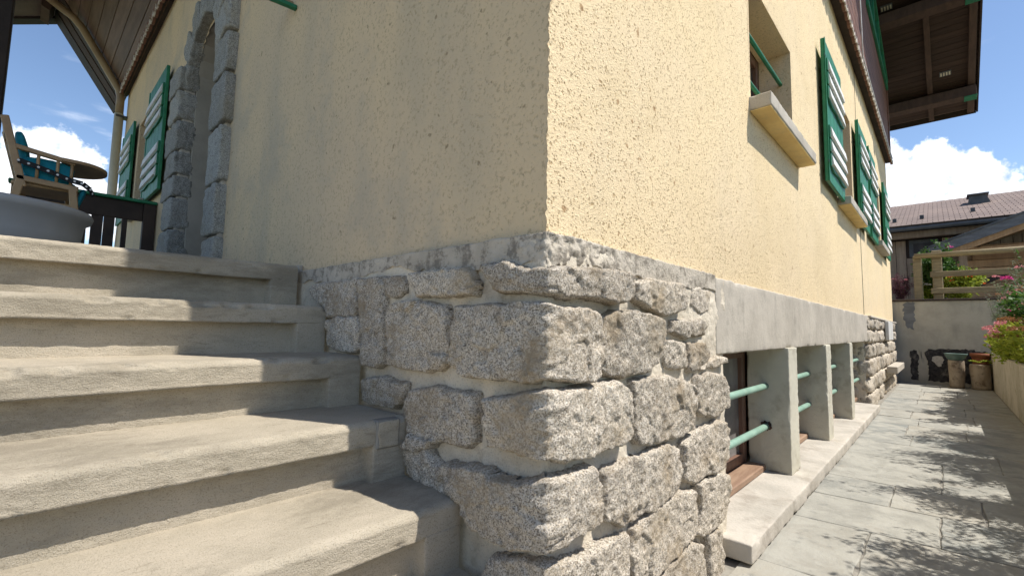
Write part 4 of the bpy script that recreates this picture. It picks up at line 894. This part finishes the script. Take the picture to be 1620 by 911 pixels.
# ------------------------------------------------------------------ retaining wall, fence, pots at the end of the path
rw = tag(build('retaining_wall', G().box((10.90, -3.6, -1.0), (11.12, 1.2, .635), .01), 'old_wall_concrete'), 'stained concrete retaining wall closing the end of the path', 'wall')
build('coping_board', G().box((10.86, -3.6, .6365), (11.14, 1.2, .672), .006), 'dark_wood', rw)
def patch(name, pts, mat, x, t=.004):
    out = []
    for i, a in enumerate(pts):
        b = pts[(i+1) % len(pts)]; k = max(2, int(math.hypot(b[0]-a[0], b[1]-a[1])/.03))
        for j in range(k): q = j/k; out.append((a[0]+(b[0]-a[0])*q+rng.uniform(-.018, .018), a[1]+(b[1]-a[1])*q+rng.uniform(-.018, .018)))
    return build(name, G().prism(out, (x, 0, 0), (0, 1, 0), (0, 0, 1), (-1, 0, 0), t), mat, rw)
patch('bitumen_coat', [(-.21, -.87), (-.33, -.88), (-.32, -.32), (-.25, -.28), (-.20, -.34)], 'bitumen', 10.899)
patch('bitumen_coat', [(-.44, -.86), (-1.26, -.88), (-1.26, -.30), (-.95, -.25), (-.47, -.28), (-.40, -.34), (-.46, -.5)], 'bitumen', 10.899)
patch('white_stain', [(-.52, -.50), (-.60, -.60), (-.66, -.52), (-.68, -.42), (-.60, -.38), (-.53, -.40)], 'white_stain', 10.894, .003)
patch('white_stain', [(-.30, -.86), (-.42, -.86), (-.40, -.55), (-.36, -.30), (-.33, -.50)], 'old_wall_concrete', 10.893, .003)
patch('damp_patch', [(-.14, .6), (-.30, .62), (-.30, .25), (-.27, .08), (-.18, .12), (-.14, .3)], 'slate_grey_metal', 10.899, .002)
terr = sheet('terrace', 11.13, 30, -14, 8, .60, 'terrace_gravel', .06, 'structure', 'raised gravel yard behind the retaining wall', 'terrace')
tag(build('terrace_bank', G().box((11.13, -14, -1.0), (30, 8, .53), .01), 'earth'), 'earth bank under the raised yard', 'bank', None, 'structure')

fence = empty('rail_fence', (11.25, -1.5, .6), 'weathered timber post and rail fence above the retaining wall', 'fence')
for yy, w in ((-.37, .13), (-.655, .15), (-2.7, .14)): build('fence_post', G().box((11.2, yy-w/2, .6), (11.32, yy+w/2, 1.63 if w > .13 else 1.55), .012), 'fence_wood', fence)
build('top_rail', G().tube([(11.14, -.33, 1.53), (11.14, -1.5, 1.535), (11.14, -3.4, 1.545)], .05, 14), 'fence_wood', fence, True)
for zz in (1.16, .84): build('rail', G().box((11.155, -3.3, zz-.055), (11.197, -.55, zz+.055), .008), 'fence_wood', fence)

# planter wall along the right of the path
pw = tag(build('planter_wall', G().box((-1.2, -1.42, -1.0), (10.88, -1.272, -.30), .012), 'planter_concrete'), 'long mossy concrete planter wall along the right of the path', 'planter wall')
tag(build('planter_soil', G().box((-1.2, -2.6, -1.0), (10.88, -1.421, -.36), .02), 'earth'), 'dark soil filling the planter', 'soil', None, 'structure')

def pot_log(name, x, y, r, z1, label, cat, lean=0):
    prof = [(0, 0), (r*.93, 0), (r*.97, .05), (r, .2), (r*1.03, (z1-GZ)*.6), (r*1.02, z1-GZ-.02), (r*.98, z1-GZ), (0, z1-GZ)]
    g = G().lathe((x, y, GZ), prof, 28); V = np.array(g.v); d = fbm(V, 9, 3, 5)*.012; c = V-np.array([x, y, 0]); c[:, 2] = 0; l = np.linalg.norm(c, axis=1)[:, None]+1e-6; V = V+c/l*d[:, None]*(l > .02)
    g.v = [tuple(p) for p in V]; return tag(build(name, g, 'log_wood', None, True), label, cat)
a = pot_log('log_stand', 10.42, -.83, .105, -.44, 'pale upright log carrying a green bowl before the black patch', 'log')
tag(build('bowl', G().lathe((10.42, -.83, -.438), [(0, 0), (.10, 0), (.12, .03), (.15, .10), (.155, .115), (.145, .115), (.11, .035), (0, .03)], 32), 'glazed_green', None, True), 'grey green bowl on top of the left log', 'bowl')
a = pot_log('log_stand', 10.45, -1.125, .125, -.50, 'squat upright log under the succulents in the corner', 'log')
tag(build('flower_pot', G().lathe((10.68, -1.145, -.92), [(0, 0), (.09, 0), (.11, .5), (.12, .55), (.135, .55), (.135, .61), (.12, .61), (.11, .55), (0, .55)], 28), 'terracotta', None, True), 'terracotta pot standing behind the squat log', 'flower pot')
suc = empty('succulent', (10.42, -1.12, -.5), 'pale green rosette succulents on the squat log', 'plant')
g = G()
for k in range(7):
    c = np.array([10.38+rng.uniform(-.03, .05), -1.12+rng.uniform(-.14, .14), -.48+rng.uniform(0, .05)])
    for j in range(16):
        a = j*2.4; r = .012+.004*j; d = np.array([math.cos(a), math.sin(a), .9-.05*j]); d /= np.linalg.norm(d); e = np.cross(d, [0, 0, 1.]); e /= np.linalg.norm(e)+1e-6; L = .03+.003*j
        g.add([c, c+d*L*.6+e*.016, c+d*L, c+d*L*.6-e*.016], [(0, 1, 2, 3)])
build('rosette', g, 'leaf_lime', suc)

# ------------------------------------------------------------------ planting
def plant(name, loc, label, cat, n, rx, ry, rz, leafmat, L, W, stems=8, flowers=None, tilt=(0, 0, .5), arch=.5, group=None, clump=14, spread=.035):
    root = empty(name, loc, label, cat, group); loc = np.array(loc, float); g = G(); lg = G(); tips = []
    pts = []
    for k in range(stems):
        a = rng.uniform(0, 2*math.pi); R = rng.uniform(.25, 1)**.7; top = loc+[rx*R*math.cos(a), ry*R*math.sin(a), rz*rng.uniform(.6, 1)*(1-.35*R)]
        c = loc+(top-loc)*[.25, .25, .6]; P = [loc+[rng.uniform(-.04, .04), rng.uniform(-.03, .03), -.02]]
        for t_ in np.linspace(.15, 1, 7): P.append((1-t_)**2*loc+2*t_*(1-t_)*c+t_*t_*top)
        g.tube(P, [.006-.0045*i/7 for i in range(8)], 5); tips.append(top); P = np.array(P)
        m = max(2, n//stems//clump)
        for q in range(m):
            t_ = rng.uniform(.12, 1)**.8*(len(P)-1); i = min(int(t_), len(P)-2); pt = P[i]+(P[i+1]-P[i])*(t_-i); s_ = rng.normal(size=3)*[rx, ry, rz]*.13; pt2 = pt+s_
            g.tube([pt, pt2], .0013, 3, False)
            for f in rng.uniform(.2, 1.05, clump): pts.append(pt+s_*f+rng.normal(size=3)*spread*.5)
    build('stem', g, 'stem_green', root)
    pts = np.array(pts); h = len(pts); leaves(lg, pts, L, W, tilt); build('foliage', lg, leafmat, root)
    if flowers:
        fm, fn, fr, fl = flowers; fg = G(); C = []
        for k in range(fn):
            tpt = tips[k % len(tips)]+rng.normal(size=3)*[rx, ry, rz]*.10+[0, 0, rz*.04]
            q = rng.normal(size=(46, 3)); q /= np.linalg.norm(q, axis=1)[:, None]; q[:, 2] = np.abs(q[:, 2])*.5; C.append(tpt+q*fr*rng.uniform(.7, 1.2))
        leaves(fg, np.concatenate(C), fl, fl*.8, (0, 0, .8)); build('blossom', fg, fm, root)
    return root
# the shrubs nearest the camera stand just outside the picture and cast the feathery shade on the paving
for i, (xx, yy, hh, lab_) in enumerate(((1.9, -1.66, 1.15, 'tall feathery shrub in the planter nearest the steps'), (3.0, -1.74, 1.3, 'feathery shrub in the planter opposite the first pillar'), (4.2, -1.70, 1.2, 'feathery shrub in the planter opposite the second pillar'), (5.3, -1.72, 1.25, 'feathery shrub in the planter opposite the third pillar'), (0.6, -1.68, 1.2, 'feathery shrub in the planter opposite the stone corner'))):
    plant('feathery_shrub', (xx, yy, -.36), lab_, 'shrub', 17000, .66, .46, hh*1.34, 'leaf_green', .046, .014, 26, None, (0, 0, .4), .5, 'feathery shrubs along the planter', 22, .05)
# the planting in view, from near to far
plant('wormwood', (9.75, -1.44, -.34), 'grey green wormwood rising beside the pink sedum', 'plant', 4200, .50, .30, 1.10, 'leaf_grey', .042, .012, 14, ('leaf_rust', 8, .035, .014))
plant('wormwood', (8.5, -1.56, -.34), 'tall pale wormwood behind the pink sedum', 'plant', 5200, .55, .36, 1.45, 'leaf_grey', .048, .014, 16, ('petal_pink', 14, .045, .018))
plant('sedum', (8.9, -1.36, -.32), 'sedum with broad pink flower heads over the planter edge', 'plant', 2200, .75, .22, .52, 'leaf_lime', .06, .03, 18, ('petal_pink', 44, .075, .024))
plant('lime_groundcover', (8.2, -1.34, -.33), 'yellow green leafy clump spilling over the planter wall', 'plant', 6000, 1.2, .20, .40, 'leaf_lime', .065, .03, 30)
plant('lime_groundcover', (6.9, -1.38, -.33), 'yellow green clump with rusty leaves near the picture edge', 'plant', 6000, .95, .22, .62, 'leaf_lime', .065, .03, 28, ('leaf_rust', 12, .07, .034))
plant('rose_bush', (6.9, -1.58, -.33), 'leafy bush with magenta and white flowers at the picture edge', 'plant', 6500, .9, .36, 1.25, 'leaf_green', .07, .036, 24, ('petal_magenta', 5, .05, .03))
plant('rose_bush', (7.8, -1.56, -.33), 'pink flowered bush between wormwood and magenta bush', 'plant', 4600, .7, .30, 1.0, 'leaf_rust', .055, .024, 18, ('petal_pink', 46, .06, .022))
plant('corner_plant', (10.2, -1.36, -.32), 'small dark plant at the far corner of the planter', 'plant', 900, .3, .10, .22, 'leaf_green', .05, .02, 8, ('petal_pink', 6, .05, .018))
# flowers behind the fence
plant('flower_bush', (11.75, -.62, .66), 'tall bush with pink and yellow flowers against the fence post', 'plant', 6500, .34, .42, 1.2, 'leaf_green', .08, .045, 20, ('petal_magenta', 4, .05, .028))
plant('flower_bush', (11.7, -1.0, .66), 'low bush with orange flowers behind the fence rails', 'plant', 4200, .34, .42, .72, 'leaf_lime', .07, .036, 18, ('petal_orange', 10, .055, .03))
plant('flower_bush', (11.6, -.48, .66), 'white flowers between the two fence posts', 'plant', 1500, .2, .16, .5, 'leaf_lime', .06, .03, 10, ('petal_white', 8, .06, .03))
plant('heather', (11.5, -.08, .66), 'purple heather beside the chalet corner', 'plant', 3800, .25, .24, .62, 'leaf_purple', .035, .012, 18, ('petal_pink', 5, .03, .014))

# ------------------------------------------------------------------ neighbouring houses
nb = empty('timber_house', (20, -2, .6), 'timber clad house with a brown tiled roof beyond the fence', 'house')
build('wall_core', G().box((18.05, -9, .6), (24, 4, 3.3), .02), 'dark_wood', nb)
yy = 1.4
while yy > -6:
    w = rng.uniform(.17, .25)
    if not (-.72 < yy-w/2 < -.02): build('cladding_board', G().box((18.0-rng.uniform(0, .012), yy-w+.012, .62), (18.049, yy, 2.92), .006), 'larch_wood', nb)
    else:
        build('cladding_board', G().box((18.0, yy-w+.012, .62), (18.049, yy, 2.36), .006), 'larch_wood', nb)
    yy -= w
wf = build('window', G().box((17.97, -.70, 2.38), (18.02, -.02, 2.92), .006), 'dark_metal', nb); build('pane', G().box((17.962, -.60, 2.45), (17.9695, -.12, 2.80), .002), 'window_glass', wf)
build('eave_beam', G().box((17.55, -9, 2.93), (17.75, 4, 3.13), .01), 'larch_wood', nb)
build('gutter', G().tube([(17.28, 4, 3.17), (17.28, -9, 3.17)], .07, 10), 'dark_metal', nb, True)
rf = build('roof', G().beam((17.25, -2.5, 3.20), (23.0, -2.5, 5.05), 13, .10, .01), 'dark_wood', nb)
RS = (5.05-3.20)/(23.0-17.25); g = G(); nc = 26
for k in range(nc):
    x0 = 17.22+k*.222; z0 = 3.265+(x0-17.25)*RS; yk = -9.0+(k % 2)*.12
    for j in range(54): y0 = yk+j*.24; g.box((x0, y0+.006, z0), (x0+.24, y0+.234, z0+.022), .004, rotm('Y', -math.atan(RS)), (x0, y0, z0)) if -4.2 < y0 < 1.8 else None
tl = build('tile_courses', g, 'roof_tile', nb); tag(tl, None, None, None, 'stuff')
rv = build('roof_vent', G().prism([(-1.46, 4.3), (-2.04, 4.3), (-1.90, 4.66), (-1.52, 4.66)], (20.6, 0, 0), (0, 1, 0), (0, 0, 1), (1, 0, 0), .5), 'dark_metal', nb); build('vent_cap', G().box((20.5, -1.98, 4.66), (21.2, -1.46, 4.70), .01), 'slate_grey_metal', rv)
for (xx, yv) in ((18.2, -.35), (18.6, -1.5), (18.0, .3)): build('snow_guard', G().box((xx, yv-.05, 3.3+(xx-17.25)*RS), (xx+.08, yv+.05, 3.42+(xx-17.25)*RS), .005), 'dark_metal', nb)

gb = empty('timber_porch', (16, -4, .6), 'open gabled timber porch with a grey bargeboard before the tiled house', 'porch')
GA = np.array([15.45, -.50, 2.16]); GB_ = np.array([15.45, -4.2, 3.62]); dgb = (GB_-GA)/np.linalg.norm(GB_-GA); up_ = np.cross([1., 0, 0], dgb); up_ = up_ if up_[2] > 0 else -up_
build('bargeboard', G().beam(GA, GB_, .05, .23, .006, up=up_), 'slate_grey_metal', gb)
build('roof_covering', G().beam(GA+[1.2, 0, .13], GB_+[1.2, 0, .13], 2.5, .05, .006, up=up_), 'dark_metal', gb)
build('roof_boards', G().beam(GA+[1.2, 0, -.02], GB_+[1.2, 0, -.02], 2.3, .05, .006, up=up_), 'pine_wood', gb)
build('inner_board', G().beam(GA+[.12, -.15, -.12], GB_+[.12, 0, -.16], .05, .16, .006, up=up_), 'pine_wood', gb)
for k in range(9):
    z0 = .62+k*.2; ymax = -1.35-(max(0, z0+.2-2.35))/.39
    if ymax > -4: build('wall_board', G().box((16.6-rng.uniform(0, .01), -4.4, z0), (16.65, ymax if z0 > 1.9 else -1.05, z0+.19), .006), 'pine_wood', gb)
for yv in (-1.15, -2.35): build('porch_post', G().box((16.0, yv-.08, .6), (16.16, yv+.08, 2.15 if yv > -2 else 2.6), .01), 'larch_wood', gb)
build('tie_beam', G().box((15.95, -4.2, 2.10), (16.1, -1.0, 2.28), .01), 'pine_wood', gb)
build('brace', G().beam((16.05, -1.3, 1.25), (16.05, -2.2, 1.75), .08, .12, .008), 'dark_wood', gb)
build('side_wall', G().box((16.7, -4.3, .6), (17.4, -1.1, 2.3), .01), 'larch_wood', gb)
